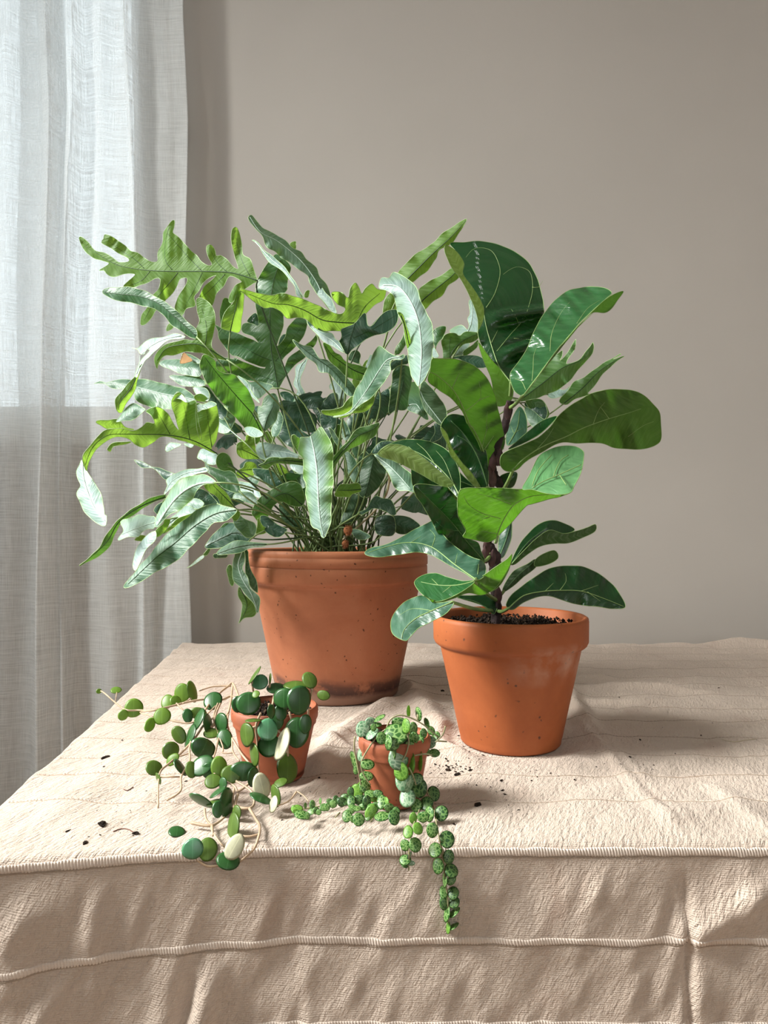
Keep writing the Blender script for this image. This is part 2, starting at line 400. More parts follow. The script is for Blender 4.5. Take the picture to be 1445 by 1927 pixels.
M['fig_shine'] = leaf_mat('fig_leaf_lit_face', (.10, .26, .10), (.07, .15, .025), (.15, .5, .06), .14, .33, .5, .8, ribscale=12, bstr=.5, stri=.3)  # paler green puts the light on the upper face into the colour
M['sheath'] = simple('papery_sheath', (.075, .032, .032), .6, 120, .5)
M['hoya_stem'] = simple('trailing_stem', (.42, .30, .20), .5, 60, .3)
M['turtle_stem'] = simple('string_stem', (.28, .26, .14), .5, 60, .3)
M['root'] = simple('root_bit', (.16, .07, .05), .8, 200)
def fleshy(name, col, rough, spec, tw, trans, pattern=None):
    n = NT(name); ob = n.coord('UV'); oi = n.node('ShaderNodeObjectInfo')
    add = n.node('ShaderNodeVectorMath', operation='ADD'); n.link(ob, add.inputs[0])
    cb = n.node('ShaderNodeCombineXYZ'); n.val(cb.inputs[0], n.math('MULTIPLY', oi.outputs['Random'], 37)); n.link(cb.outputs[0], add.inputs[1])
    f = n.noise(add.outputs[0], 1.6, 3); g = n.noise(add.outputs[0], 14, 3)
    c = n.mix(f, tuple(x * .65 for x in col), tuple(min(1, x * 1.35) for x in col))
    if pattern:
        # pale network radiating over the leaf
        v = n.node('ShaderNodeTexVoronoi', feature='DISTANCE_TO_EDGE'); v.inputs['Scale'].default_value = 2.3; n.link(add.outputs[0], v.inputs['Vector'])
        c = n.mix(n.ramp(v.outputs['Distance'], [(.05, (1, 1, 1)), (.16, (0, 0, 0))]), c, pattern)
        sx = n.node('ShaderNodeSeparateXYZ'); n.link(ob, sx.inputs[0])
        r = n.math('SQRT', n.math('ADD', n.math('MULTIPLY', sx.outputs[0], sx.outputs[0]), n.math('MULTIPLY', sx.outputs[1], sx.outputs[1])))
        c = n.mix(n.ramp(r, [(.80, (0, 0, 0)), (.95, (.6, .6, .6))]), c, tuple(x * 1.3 for x in col))
    else:
        sx = n.node('ShaderNodeSeparateXYZ'); n.link(ob, sx.inputs[0])
        rib = n.ramp(n.math('ABSOLUTE', sx.outputs[0]), [(.0, (.5, .5, .5)), (.06, (0, 0, 0))])
        c = n.mix(rib, c, tuple(min(1, x * 1.8 + .03) for x in col))
    nor = n.bump(g, .15, .0006)
    pr = n.principled(c, rough, nor, spec)
    tr = n.node('ShaderNodeBsdfTranslucent'); n.val(tr.inputs[0], (*trans, 1))
    mx = n.node('ShaderNodeMixShader'); mx.inputs[0].default_value = tw; n.link(pr, mx.inputs[1]); n.link(tr.outputs[0], mx.inputs[2])
    return n.finish(mx.outputs[0])
M['hoya_dark'] = fleshy('round_leaf_dark', (.021, .085, .018), .32, .55, .08, (.1, .4, .05))
M['hoya_olive'] = fleshy('round_leaf_olive', (.085, .15, .022), .38, .5, .25, (.3, .5, .04))
M['hoya_lime'] = fleshy('round_leaf_lime', (.13, .23, .03), .4, .5, .32, (.45, .7, .06))
M['hoya_pale'] = fleshy('round_leaf_underside', (.48, .47, .32), .45, .5, .15, (.5, .55, .3))
M['hoya_light'] = fleshy('round_leaf_bluish', (.08, .24, .12), .28, .7, .1, (.2, .5, .15))
M['turtle_dark'] = fleshy('turtle_leaf_dark', (.014, .06, .014), .38, .5, .12, (.1, .35, .04), (.13, .25, .07))
M['turtle_mid'] = fleshy('turtle_leaf_green', (.028, .11, .016), .38, .5, .2, (.2, .5, .05), (.23, .38, .12))
M['turtle_pale'] = fleshy('turtle_leaf_silver', (.10, .22, .11), .36, .6, .12, (.2, .4, .12), (.34, .46, .30))
M['turtle_lime'] = fleshy('turtle_leaf_lime', (.10, .24, .035), .4, .5, .3, (.4, .7, .06), (.22, .42, .07))

# ------------------------------------------------------------ room
WY = 1.50; LX = -1.52; RX = 2.3; BY = -2.3; ZC = 2.62
def struct(o): o['kind'] = 'structure'; return o
struct(box('floor', LX - .12, RX + .12, BY - .12, WY + .14, -.06, 0, M['floor']))
struct(box('ceiling', LX - .12, RX + .12, BY - .12, WY + .14, ZC, ZC + .06, M['ceiling']))
def wall_with_hole(name, axis, c0, c1, u0, u1, z0, z1, hu0, hu1, hz0, hz1):
    V, Fc = [], []
    parts = [(u0, hu0, z0, z1), (hu1, u1, z0, z1), (hu0, hu1, z0, hz0), (hu0, hu1, hz1, z1)]
    for a, b, p, q in parts:
        if b - a < 1e-4 or q - p < 1e-4: continue
        if axis == 'x': box_geo(a, b, c0, c1, p, q, V, Fc)
        else: box_geo(c0, c1, a, b, p, q, V, Fc)
    return struct(mesh_obj(name, V, Fc, M['wall'], smooth=False))
WX0, WX1, WZ0, WZ1 = -1.36, -.566, 1.20, 2.42
wall_with_hole('wall_back', 'x', WY, WY + .14, LX - .12, RX + .12, 0, ZC, WX0, WX1, WZ0, WZ1)
wall_with_hole('wall_left', 'y', LX - .12, LX, BY, WY, 0, ZC, -.60, .78, 1.10, 2.57)
struct(box('wall_right', RX, RX + .12, BY, WY, 0, ZC, M['wall']))
wall_with_hole('wall_rear', 'x', BY - .12, BY, LX - .12, RX + .12, 0, ZC, .1, 1.7, 1.0, 2.4)
def window(name, axis, c, u0, u1, z0, z1, rail, mull):
    w = bpy.data.objects.new(name, None); C.objects.link(w); struct(w)
    w.location = ((u0 + u1) / 2, c, z0) if axis == 'x' else (c, (u0 + u1) / 2, z0)
    def bx(nm, a, b, p, q, t0, t1, m, bev=.002):
        if axis == 'x': return box(nm, a, b, c + t0, c + t1, p, q, m, w, bev)
        return box(nm, c + t0, c + t1, a, b, p, q, m, w, bev)
    t = .045
    bx('bottom_rail', u0, u1, z0, z0 + rail, -.05 if axis == 'x' and c > 0 else -.01, .05, M['frame'])
    bx('top_rail', u0, u1, z1 - t, z1, 0, .05, M['frame'])
    bx('side_rail', u0, u0 + t, z0 + rail, z1 - t, 0, .05, M['frame'])
    bx('side_rail', u1 - .012, u1, z0 + rail, z1 - t, 0, .05, M['frame'])
    for i in mull: bx('mullion', i - .015, i + .015, z0 + rail, z1 - t, .005, .045, M['frame'])
    bx('pane', u0 + t, u1 - .012, z0 + rail, z1 - t, .022, .026, M['glass'], 0)
    return w
window('window_1', 'x', WY + .03, WX0, WX1, WZ0, WZ1, .065, [])
window('window_2', 'y', LX - .08, -.60, .78, 1.10, 2.57, .06, [])
window('window_3', 'x', BY - .08, .1, 1.7, 1.0, 2.4, .06, [.9])  # unseen opening behind the camera, put in to go with the fill
struct(box('window_sill', WX0 - .03, WX1 + .012, WY - .035, WY + .03, WZ0 - .022, WZ0, M['frame'], None, .003)).name = 'trim_1'
struct(box('baseboard_back', LX, RX, WY - .015, WY, 0, .09, M['frame'], None, .003))

# ------------------------------------------------------------ sheer curtain
def curtain():
    t = thing('sheer_curtain', (-.85, 1.43, 0), 'sheer off-white linen curtain hanging in soft folds before the bright window', 'curtain')
    z0, z1 = .03, 2.5
    def right_edge(z):                     # the free edge swings outwards towards the floor
        py = 1000 - (z - T - H) * F / 1.43
        px = np.interp(py, [0, 200, 620, 850, 1230, 1900], [329, 339, 342, 350, 359, 366])
        return (px - CX) / F * 1.43
    def sheet(name, mat, ufrom, uto, off, fold_seed, amp, ny=90, nx=260):
        V, uvs = [], []
        for j in range(ny + 1):
            z = z0 + (z1 - z0) * j / ny; xr = right_edge(z)
            for i in range(nx + 1):
                u = ufrom + (uto - ufrom) * i / nx        # metres left of the free edge
                f = 0
                for ph, wd, a in FOLDS:
                    c = ph + .012 * math.sin(z * 2.1 + ph * 20) + .03 * (1 - z / 2.5) * math.sin(ph * 31)
                    f += a * math.exp(-((u - c) / (wd * (.8 + .5 * (1 - z / 2.5)))) ** 2)
                y = 1.442 - off - amp * f - .004 * math.sin(u * 38 + z * 1.5 + fold_seed) * (1.3 - z / 3) + .0015 * math.sin(z * 11 + u * 60)
                x = xr - u * (.86 + .06 * (1 - z / 2.5)) + .004 * math.sin(z * 4 + u * 25)
                V.append((x, y, z)); uvs.append((u, z))
        n = nx + 1
        Fc = [(j * n + i, j * n + i + 1, (j + 1) * n + i + 1, (j + 1) * n + i) for j in range(ny) for i in range(nx)]
        return mesh_obj(name, V, Fc, mat, t, uvs=uvs)
    FOLDS = [(.125, .010, 1.0), (.20, .03, .5), (.262, .007, 1.1), (.285, .012, .9), (.335, .010, 1.2), (.355, .02, 1.0), (.43, .03, .8), (.52, .012, 1.0), (.60, .03, 1.2), (.72, .02, 1.0), (.84, .03, 1.0)]
    sheet('curtain_panel', M['sheer'], 0, 1.06, 0, 0, .030)
    sheet('side_hem', M['sheer_hem'], -.001, .034, -.003, 0, .030, 90, 8)
    FOLDS = [(.07, .014, .7), (.16, .03, .8), (.26, .012, .8), (.31, .02, .9), (.5, .03, .8), (.65, .02, .8)]
    s = sheet('back_fold', M['sheer'], .30, .42, -.012, 2.0, .012, 90, 60)
    sheet('back_fold', M['sheer'], .042, .13, -.012, 2.0, .008, 90, 40)
    # rod with rings, above the frame
    tube('curtain_rod', [(-1.48, 1.40, 2.53), (-.38, 1.40, 2.53)], .01, .01, M['metal'], t, 12)
    for k in range(12):
        x = -1.40 + k * .085; a = np.linspace(0, 2 * math.pi, 17)[:-1]
        V, Fc = [], []; tube_geo([(x, 1.40 + .017 * math.cos(q), 2.518 + .017 * math.sin(q)) for q in a], .002, 5, V, Fc, True)
        mesh_obj('ring', V, Fc, M['metal'], t)
curtain()
hk = thing('wall_hook', P(318, 230, 1.47), 'small dark metal hook on the wall, seen through the curtain edge', 'hook')
hx = P(318, 230, 1.47)
box('hook_plate', hx.x - .022, hx.x + .014, 1.488, 1.50, hx.z - .010, hx.z + .010, M['metal'], hk, .002)
tube('hook_arm', [(hx.x + .01, 1.488, hx.z), (hx.x + .022, 1.478, hx.z - .002), (hx.x + .025, 1.474, hx.z + .008)], .0025, .002, M['metal'], hk)

# ------------------------------------------------------------ table under the cloth
BACK = 1.392
tb = thing('table', (.35, .95, 0), 'wooden table hidden under the pale linen tablecloth', 'table')
def xl(y): return -.262 - .113 * y
def yf(x):                       # front edge of the cloth, bulging forward at the left
    x = np.asarray(x, float); q = np.clip((-.06 - x) / .22, 0, 3)
    return .508 - .027 * q ** 1.4
tv = [(xl(.535) + .012, .535, 0), (1.05, .535, 0), (1.05, 1.38, 0), (xl(1.38) + .012, 1.38, 0)]
V = [(x, y, T - .035) for x, y, _ in tv] + [(x, y, T - .006) for x, y, _ in tv]
mesh_obj('tabletop', V, [(3, 2, 1, 0), (4, 5, 6, 7), (0, 1, 5, 4), (1, 2, 6, 5), (2, 3, 7, 6), (3, 0, 4, 7)], M['wood'], tb, False)
for x, y in ((-.27, .57), (1.0, .57), (-.35, 1.34), (1.0, 1.34)):
    box('leg', x - .03, x + .03, y - .03, y + .03, 0, T - .035, M['wood'], tb, .004)

def tp(px, py):                  # pixel on the table top -> (x, y) on the table
    d = dtab(py); return ((px - CX) / F * d, d)
POTS = [(-.0685, .985, .092), (.1415, .752, .062), (-.1045, .640, .030), (.0065, .585, .023)]
RIDGES = [  # top of the table: polyline, height along it, width
    ([tp(1035, 1262), tp(1060, 1300), tp(1080, 1335), tp(1112, 1380), tp(1200, 1474), tp(1262, 1538), tp(1300, 1572)], [.004, .012, .013, .008, .005, .005, .004], .012, 'ridge'),
    ([tp(1075, 1340), tp(1120, 1385), tp(1208, 1478), tp(1290, 1560)], [-.004, -.004, -.003, -.003], .006, 'ridge'),
    ([tp(752, 1283), tp(775, 1300), tp(806, 1345), tp(838, 1385), tp(862, 1425), tp(905, 1465)], [.006, .009, .010, .009, .006, 0], .018, 'ridge'),
    ([tp(600, 1442), tp(622, 1408), tp(665, 1368), tp(730, 1322), tp(760, 1300)], [.006, .010, .010, .008, .005], .014, 'ridge'),
    ([tp(592, 1400), tp(640, 1412), tp(690, 1432)], [.004, .008, .004], .012, 'ridge'),
    ([tp(560, 1500), tp(600, 1480), tp(640, 1490)], [.0, .006, .0], .012, 'ridge'),
    ([tp(1072, 1300), tp(1150, 1294), tp(1240, 1296), tp(1340, 1306)], [.005, .009, .008, .002], .012, 'ridge'),
    ([tp(1080, 1320), tp(1180, 1324), tp(1290, 1318)], [.005, .007, .002], .010, 'ridge'),
    ([tp(1065, 1280), tp(1120, 1277), tp(1200, 1276)], [.006, .006, .0], .012, 'ridge'),
    ([tp(1340, 1480), tp(1440, 1560)], [.003, .004], .012, 'ridge'),
    ([tp(1150, 1560), tp(1300, 1530), tp(1420, 1500)], [.0, .003, .002], .014, 'ridge'),
    ([tp(1340, 1216), tp(1380, 1210), tp(1445, 1213), tp(1520, 1216)], [0, .014, .008, .006], .03, 'ridge'),
    ([tp(120, 1520), tp(220, 1440), tp(300, 1380)], [.002, .004, .0], .02, 'ridge'),
]
def fp(px, py):                  # pixel on the hanging front -> (x, drop)
    return ((px - CX) / F * .5, (py - 1578) / F * .5)
FRIDGES = [
    ([fp(425, 1745), fp(405, 1790), fp(388, 1850), fp(365, 1900), fp(350, 1960)], [0, .006, .012, .012, .01], .009),
    ([fp(330, 1760), fp(318, 1850), fp(300, 1960)], [.002, .007, .006], .012),
    ([fp(372, 1770), fp(362, 1840), fp(345, 1940)], [0, -.006, -.005], .006),
    ([fp(1292, 1575), fp(1291, 1700), fp(1287, 1960)], [.001, -.005, -.006], .003),
    ([fp(1310, 1580), fp(1308, 1700), fp(1305, 1960)], [.0015, .002, .002], .008),
    ([fp(1300, 1722), fp(1350, 1700), fp(1405, 1655), fp(1445, 1640)], [.006, .006, .005, .002], .010),
    ([fp(1405, 1590), fp(1412, 1700)], [.003, .004], .010),
    ([fp(100, 1600), fp(70, 1680), fp(60, 1760)], [.0, .006, .003], .012),
    ([fp(205, 1610), fp(196, 1700), fp(200, 1780)], [.0, .004, .002], .008),
    ([fp(130, 1780), fp(95, 1860), fp(60, 1940)], [.002, .008, .006], .012),
    ([fp(1110, 1640), fp(1060, 1740)], [.002, .003], .016), ([fp(580, 1760), fp(580, 1900)], [.001, .003], .006),
    ([fp(800, 1700), fp(790, 1900)], [.0, .003], .02), ([fp(930, 1600), fp(980, 1720)], [.001, .003], .016),
]
def ridge_field(x, y, R):
    h = np.zeros_like(x)
    for r in R:
        pl = np.array(r[0]); hh = np.array(r[1]); w = r[2]
        best = np.full_like(x, 1e9); bh = np.zeros_like(x)
        for i in range(len(pl) - 1):
            a, b = pl[i], pl[i + 1]; ab = b - a; L2 = ab @ ab
            t = np.clip(((x - a[0]) * ab[0] + (y - a[1]) * ab[1]) / L2, 0, 1)
            dd = np.hypot(x - a[0] - t * ab[0], y - a[1] - t * ab[1])
            m = dd < best; best = np.where(m, dd, best); bh = np.where(m, hh[i] * (1 - t) + hh[i + 1] * t, bh)
        h += bh * np.exp(-(best / w) ** 2)
    return h
def vnoise(x, y, seed):
    """smooth value noise"""
    xi = np.floor(x).astype(int); yi = np.floor(y).astype(int); fx = x - xi; fy = y - yi
    fx = fx * fx * (3 - 2 * fx); fy = fy * fy * (3 - 2 * fy)
    def hsh(a, b):
        n = (a * 374761393 + b * 668265263 + seed * 69069) & 0x7fffffff; n = ((n ^ (n >> 13)) * 1274126177) & 0x7fffffff
        return (n ^ (n >> 16)) % 10007 / 10007.0
    return (hsh(xi, yi) * (1 - fx) + hsh(xi + 1, yi) * fx) * (1 - fy) + (hsh(xi, yi + 1) * (1 - fx) + hsh(xi + 1, yi + 1) * fx) * fy - .5
RAD = .007
def cloth_pos(s, t, lift=0.0):
    """s: x position, t: distance forward from the back edge; past the front edge it hangs down"""
    s = np.asarray(s, float); t = np.asarray(t, float)
    front = yf(s); topl = BACK - front
    over = t - (topl - RAD)
    y = np.where(over < 0, BACK - t, 0); zt = np.zeros_like(t)
    flat = ridge_field(s, BACK - t, RIDGES)
    mask = np.ones_like(s)
    for cx, cy, r in POTS:
        dd = np.hypot(s - cx, BACK - t - cy); mask *= np.clip((dd - r) / .018, 0, 1) ** 1.2
    flat += .0030 * vnoise(s * 26 + t * 34, t * 9 - s * 8, 4) + .0035 * vnoise(s * 16 + 3, t * 13, 1) + .0026 * vnoise(s * 34, t * 26 + s * 11, 2) + .0014 * vnoise(s * 90 + t * 30, t * 55, 3) + .002
    flat = np.maximum(flat, -.003) * mask * np.clip(-over / .03 + .15, .15, 1)
    ang = np.clip(over / RAD, 0, math.pi / 2)
    drop = np.maximum(over - RAD * math.pi / 2, 0)
    yy = np.where(over < 0, BACK - t, front + RAD - RAD * np.sin(ang) )
    zz = np.where(over < 0, T + flat, T + flat * (1 - ang / 1.571) - RAD * (1 - np.cos(ang)) - drop)
    # folds of the hanging front
    fr = ridge_field(s, drop, FRIDGES)
    sh = s + .35 * drop
    fr += .0042 * vnoise(sh * 17, drop * 7, 5) + .0038 * vnoise(sh * 38 + 9, drop * 13, 6) + .0026 * vnoise(sh * 95, drop * 40, 7)
    k = np.clip(drop / .03, 0, 1); left = np.clip((-s - .05) / .25, 0, 1.6)
    yy = yy - (fr * k) - lift * np.sin(ang) - .03 * drop * k
    zz = zz + lift * np.cos(ang) - left ** 1.3 * drop * .13
    return s, yy, zz
XR = 1.12
def cloth():
    c = thing('tablecloth', (.35, .95, T), 'cream crinkled linen tablecloth with open-work bands, draped over the table edge', 'tablecloth')
    # rows: fine near the front
    ts = np.concatenate([np.linspace(0, .55, 150, endpoint=False), np.linspace(.55, .86, 130, endpoint=False), np.linspace(.86, .93, 50, endpoint=False), np.linspace(.93, 1.28, 130)])
    frac = np.linspace(0, 1, 561) ** 1.0
    nr, nc = len(ts), len(frac)
    Tm = np.repeat(ts[:, None], nc, 1); left = xl(np.maximum(BACK - Tm, .45))
    nh = 14                                              # columns hanging over the left side
    S = left + frac[None, :] * (XR - left) * (.62 + .38 * frac[None, :])
    x, y, z = cloth_pos(S, Tm)
    # rounded left edge going down
    hang = np.linspace(.30, .0, nh + 1)[:-1]
    xs, ys, zs = [], [], []
    for h_ in hang:
        a = min(h_ / .008, math.pi / 2); dr = max(h_ - .008 * math.pi / 2, 0)
        wv = .006 * np.sin(ts * 26 + 1) * min(dr / .05, 1)
        xs.append(x[:, 0] - .008 * math.sin(a) - wv - .02 * dr); ys.append(y[:, 0]); zs.append(z[:, 0] - .008 * (1 - math.cos(a)) - dr)
    x = np.concatenate([np.array(xs).T, x], 1); y = np.concatenate([np.array(ys).T, y], 1); z = np.concatenate([np.array(zs).T, z], 1)
    U = np.concatenate([left[:, :1] - hang[None, :], S], 1); Vv = np.repeat(-ts[:, None], U.shape[1], 1)
    n = x.shape[1]
    V = np.stack([x, y, z], -1).reshape(-1, 3)
    idx = np.arange(nr * n).reshape(nr, n)
    q = np.stack([idx[1:, :-1], idx[1:, 1:], idx[:-1, 1:], idx[:-1, :-1]], -1).reshape(-1, 4)
    mesh_obj('cloth_sheet', V, [tuple(r) for r in q.tolist()], M['cloth'], c, uvs=np.stack([U, Vv], -1).reshape(-1, 2))
    # open-work bands: rows of bundled threads across the cloth
    def band(tc_of_s, half, amp, period, x0, x1, wav, sink=0.0, mat='cloth_band'):
        ncol = int((x1 - x0) / (period / 4)); s = np.linspace(x0, x1, ncol)
        rows = np.array([-1, -.8, -.3, .3, .8, 1.0])
        prof = np.array([-.6, .95, 1.0, 1.0, .95, -.6])
        tc = tc_of_s(s) + wav * vnoise(s * 22, s * 0 + tc_of_s(.3) * 50, 11) * 2
        jit = 1 + .5 * vnoise(s * 160, s * 0 + 3, 12)
        thr = .5 + .5 * np.cos(s / period * 2 * math.pi + 2.5 * vnoise(s * 120, s * 0, 15))
        SS, TT, LL = [], [], []
        for r, p in zip(rows, prof):
            SS.append(s + .0006 * r); TT.append(tc + r * half * jit); LL.append(sink + amp * (p * (.1 + .9 * thr) if p > 0 else p + 0 * s))
        SS, TT, LL = map(np.array, (SS, TT, LL))
        x, y, z = cloth_pos(SS, TT, LL)
        V = np.stack([x, y, z], -1).reshape(-1, 3); idx = np.arange(len(V)).reshape(len(rows), ncol)
        q = np.stack([idx[1:, :-1], idx[1:, 1:], idx[:-1, 1:], idx[:-1, :-1]], -1).reshape(-1, 4)
        mesh_obj('stitched_band', V, [tuple(r) for r in q.tolist()], M[mat], c, uvs=np.stack([SS, TT], -1).reshape(-1, 2))
    L0 = lambda s: BACK - yf(s)
    for q_ in (.0035, .0675, .1275, .188): band(lambda s, q_=q_: L0(s) + q_ + (.0036 if q_ < .01 else .0029), .0006, .0005, .0030, -.36, .95, .0006 if q_ < .01 else .0015, .0001, 'cloth_seam')
    band(lambda s: L0(s) + .0035, .0032, .0012, .0022, -.36, .95, .0006)
    band(lambda s: L0(s) + .0675, .0025, .0011, .0021, -.36, .95, .0015)
    band(lambda s: L0(s) + .1275, .0025, .0011, .0021, -.36, .95, .0015)
    band(lambda s: L0(s) + .188, .0025, .0011, .0021, -.36, .95, .0015)
    band(lambda s: L0(s) + .248, .0025, .0011, .0021, -.36, .95, .0015)
    for d in (.580, .643, .700, .761, .825, .885, .948, 1.016, 1.076, 1.139, 1.209, 1.277, 1.34):
        far = d > .95
        band(lambda s, d=d: BACK - d + s * 0, .0016, .0006 if not far else .0009, .0030, xl(d) + .004, .95, .0022, -.0001, 'cloth')
        band(lambda s, d=d: BACK - d + .0016 + s * 0, .0006, .0005, .0040, xl(d) + .004, .95, .0022, .0001, 'cloth_seam')
cloth()

# ------------------------------------------------------------ leaves
def seg_dist(px, py, line):
    """distance to polyline, arc position, signed side"""
    best = np.full(px.shape, 1e9); arc = np.zeros(px.shape); side = np.ones(px.shape); acc = 0
    for i in range(len(line) - 1):
        a, b = line[i][:2], line[i + 1][:2]; ab = b - a; L = math.hypot(*ab)
        if L < 1e-6: continue
        t = np.clip(((px - a[0]) * ab[0] + (py - a[1]) * ab[1]) / L ** 2, 0, 1)
        dx = px - a[0] - t * ab[0]; dy = py - a[1] - t * ab[1]; dd = np.hypot(dx, dy)
        m = dd < best; best = np.where(m, dd, best); arc = np.where(m, acc + t * L, arc)
        side = np.where(m, np.sign(ab[0] * dy - ab[1] * dx), side); acc += L
    return best, arc, side, acc
def inside(px, py, poly):
    c = np.zeros(px.shape, bool); n = len(poly)
    for i in range(n):
        x0, y0 = poly[i]; x1, y1 = poly[(i + 1) % n]
        if y0 == y1: continue
        m = ((y0 > py) != (y1 > py)) & (px < (x1 - x0) * (py - y0) / (y1 - y0) + x0); c ^= m
    return c
LEAF_N = 0
def leaf(parent, name, outline, d, sx=0, sy=0, mat='fern_mid', up=True, rib=None, veins=(), fold=.02, ruf=.006, curl=0.0,
         ribmat='fern_rib', rib_r=.0008, margin='fern_margin', mr=.00032, wavy=1.0, label=None, grid=5.0, ribs=True):
    """blade whose outline is laid out as seen from the front, given real depth: a tilted, folded, ruffled surface"""
    global LEAF_N; LEAF_N += 1; seed = LEAF_N * 3.7
    o = catmull(pts(outline), 3.6, True)[:, :2]
    if wavy:
        k = np.arange(len(o)); nv = np.roll(o, -1, 0) - np.roll(o, 1, 0); nv = np.stack([nv[:, 1], -nv[:, 0]], 1); nv /= np.linalg.norm(nv, axis=1)[:, None] + 1e-9
        o = o + nv * (wavy * (np.sin(k * .62 + seed) * .6 + np.sin(k * .29 + seed * 2) * .6))[:, None]
    cx0, cy0 = o.mean(0)
    if rib is None:
        # principal axis
        q = o - o.mean(0); w, v = np.linalg.eigh(q.T @ q); ax = v[:, 1]; pr = q @ ax
        i0, i1 = pr.argmin(), pr.argmax(); ml = []
        for f in np.linspace(.02, .98, 9):
            c = pr.min() + f * (pr.max() - pr.min()); m = np.abs(pr - c) < (pr.max() - pr.min()) * .09; ml.append(o[m].mean(0))
        ribl = np.array(ml)
    else: ribl = catmull(pts(rib), 6)[:, :2]
    x0, y0 = o.min(0); x1, y1 = o.max(0)
    gx, gy = np.meshgrid(np.arange(x0, x1, grid), np.arange(y0, y1, grid * .87)); gx[1::2] += grid / 2
    gx = gx.ravel() + rng.uniform(-.3, .3, gx.size); gy = gy.ravel() + rng.uniform(-.3, .3, gy.size)
    m = inside(gx, gy, o); gx, gy = gx[m], gy[m]
    bd, _, _, _ = seg_dist(gx, gy, np.vstack([o, o[:1]])); m = bd > 2.4; gx, gy = gx[m], gy[m]
    P2 = [Vector(p) for p in o] + [Vector(p) for p in zip(gx, gy)]
    res = delaunay_2d_cdt(P2, [], [list(range(len(o)))], 1, 1e-4)
    v2 = np.array([tuple(v) for v in res[0]]); faces = [tuple(f) for f in res[2]]
    def depth(X, Y):
        dist, arc, side, L = seg_dist(X, Y, ribl)
        wv = np.sin(arc * .085 + seed) * np.where(side > 0, 1, -1) + np.sin(arc * .17 + seed * 1.7 + side) * .6 + np.sin(arc * .33 + seed * .7 + side * 2) * .3
        dn = np.minimum(dist / 30, 1.2)
        t = arc / max(L, 1)
        return d + sx * (X - cx0) / 100 + sy * (Y - cy0) / 100 + fold * dist / 30 * .5 + ruf * wv * dn ** 1.5 + curl * (t - .5) ** 2 * 4, dist, arc, side
    dep, dist, arc, side = depth(v2[:, 0], v2[:, 1])
    V = PA(v2[:, 0], v2[:, 1], dep)
    # make all faces turn the chosen side to the front
    f2 = []
    for f in faces:
        a, b, c = v2[f[0]], v2[f[1]], v2[f[2]]
        cr = (b[0] - a[0]) * (c[1] - a[1]) - (b[1] - a[1]) * (c[0] - a[0])
        ccw = cr < 0                 # image y points down
        f2.append(f if ccw == up else f[::-1])
    uvs = np.stack([dist * side / 100, arc / 100], 1)
    V = [tuple(v) for v in V]; nf = len(f2)
    od, *_ = depth(o[:, 0], o[:, 1]); tube_geo(PA(o[:, 0], o[:, 1], od), mr, 4, V, f2, True)
    mi = [0] * nf + [1] * (len(f2) - nf)
    uvs = np.vstack([uvs, np.zeros((len(V) - len(uvs), 2))])
    ob = mesh_obj(name, V, f2, [M[mat], M[margin]], parent, uvs=uvs, mat_idx=mi)
    if label: ob['label'] = label
    # midrib and side veins as fine raised lines
    if not ribs or (rib is None and len(o) < 55): return ob, ribl, depth
    if rib is None and mat in ('fern_white', 'fern_glauc', 'fern_strap'): ribmat = 'fern_rib_pale'
    V, Fc = [], []
    lines = [(ribl, rib_r)] + [(catmull(pts(v), 6)[:, :2], rib_r * .6) for v in veins]
    for ln, r in lines:
        dd, *_ = depth(ln[:, 0], ln[:, 1])
        tube_geo(PA(ln[:, 0], ln[:, 1], dd), np.linspace(r, r * .35, len(ln)), 5, V, Fc)
    r = mesh_obj('midrib', V, Fc, M[ribmat], ob)
    r.matrix_parent_inverse = Matrix(); 
    ob['_base'] = 0
    del ob['_base']
    return ob, ribl, depth

# ------------------------------------------------------------ pots
def rim_pot(t, cx, cy, Rr, Rb, h, rimh, lip, thick, mat, groove=False, n=112, foot=0.0):
    ri = Rr - lip                                    # wall radius just below the rim
    prof = [(0, .004), (Rb * .5, .004), (Rb - .004, .003), (Rb - .001, 0), (Rb + .0006, .002), (Rb + .001 + foot, .006)]
    for f in np.linspace(.08, .97, 8): prof.append((Rb + (ri - Rb) * f, (h - rimh) * f))
    prof += [(ri, h - rimh - .001), (ri + lip * .45, h - rimh + .0005), (Rr - .0022, h - rimh + .0022), (Rr - .0004, h - rimh + .006)]
    if groove:
        g = h - rimh * .48
        prof += [(Rr - .0003, g - .0022), (Rr - .0006, g - .0010), (Rr - .0016, g), (Rr - .0006, g + .0008), (Rr + .0002, g + .0012), (Rr + .0003, h - .0105), (Rr - .0008, h - .0095), (Rr - .0003, h - .0085)]
    prof += [(Rr, h - .005), (Rr - .0006, h - .0016), (Rr - .003, h), (Rr - thick + .002, h - .0006), (Rr - thick, h - .003), (Rr - thick - .001, h - rimh), (Rb - thick * .3, h * .45), (0, h * .45)]
    o = lathe('pot', prof, 0, 0, 0, mat, None, n, .0015)
    o.parent = t
    return o
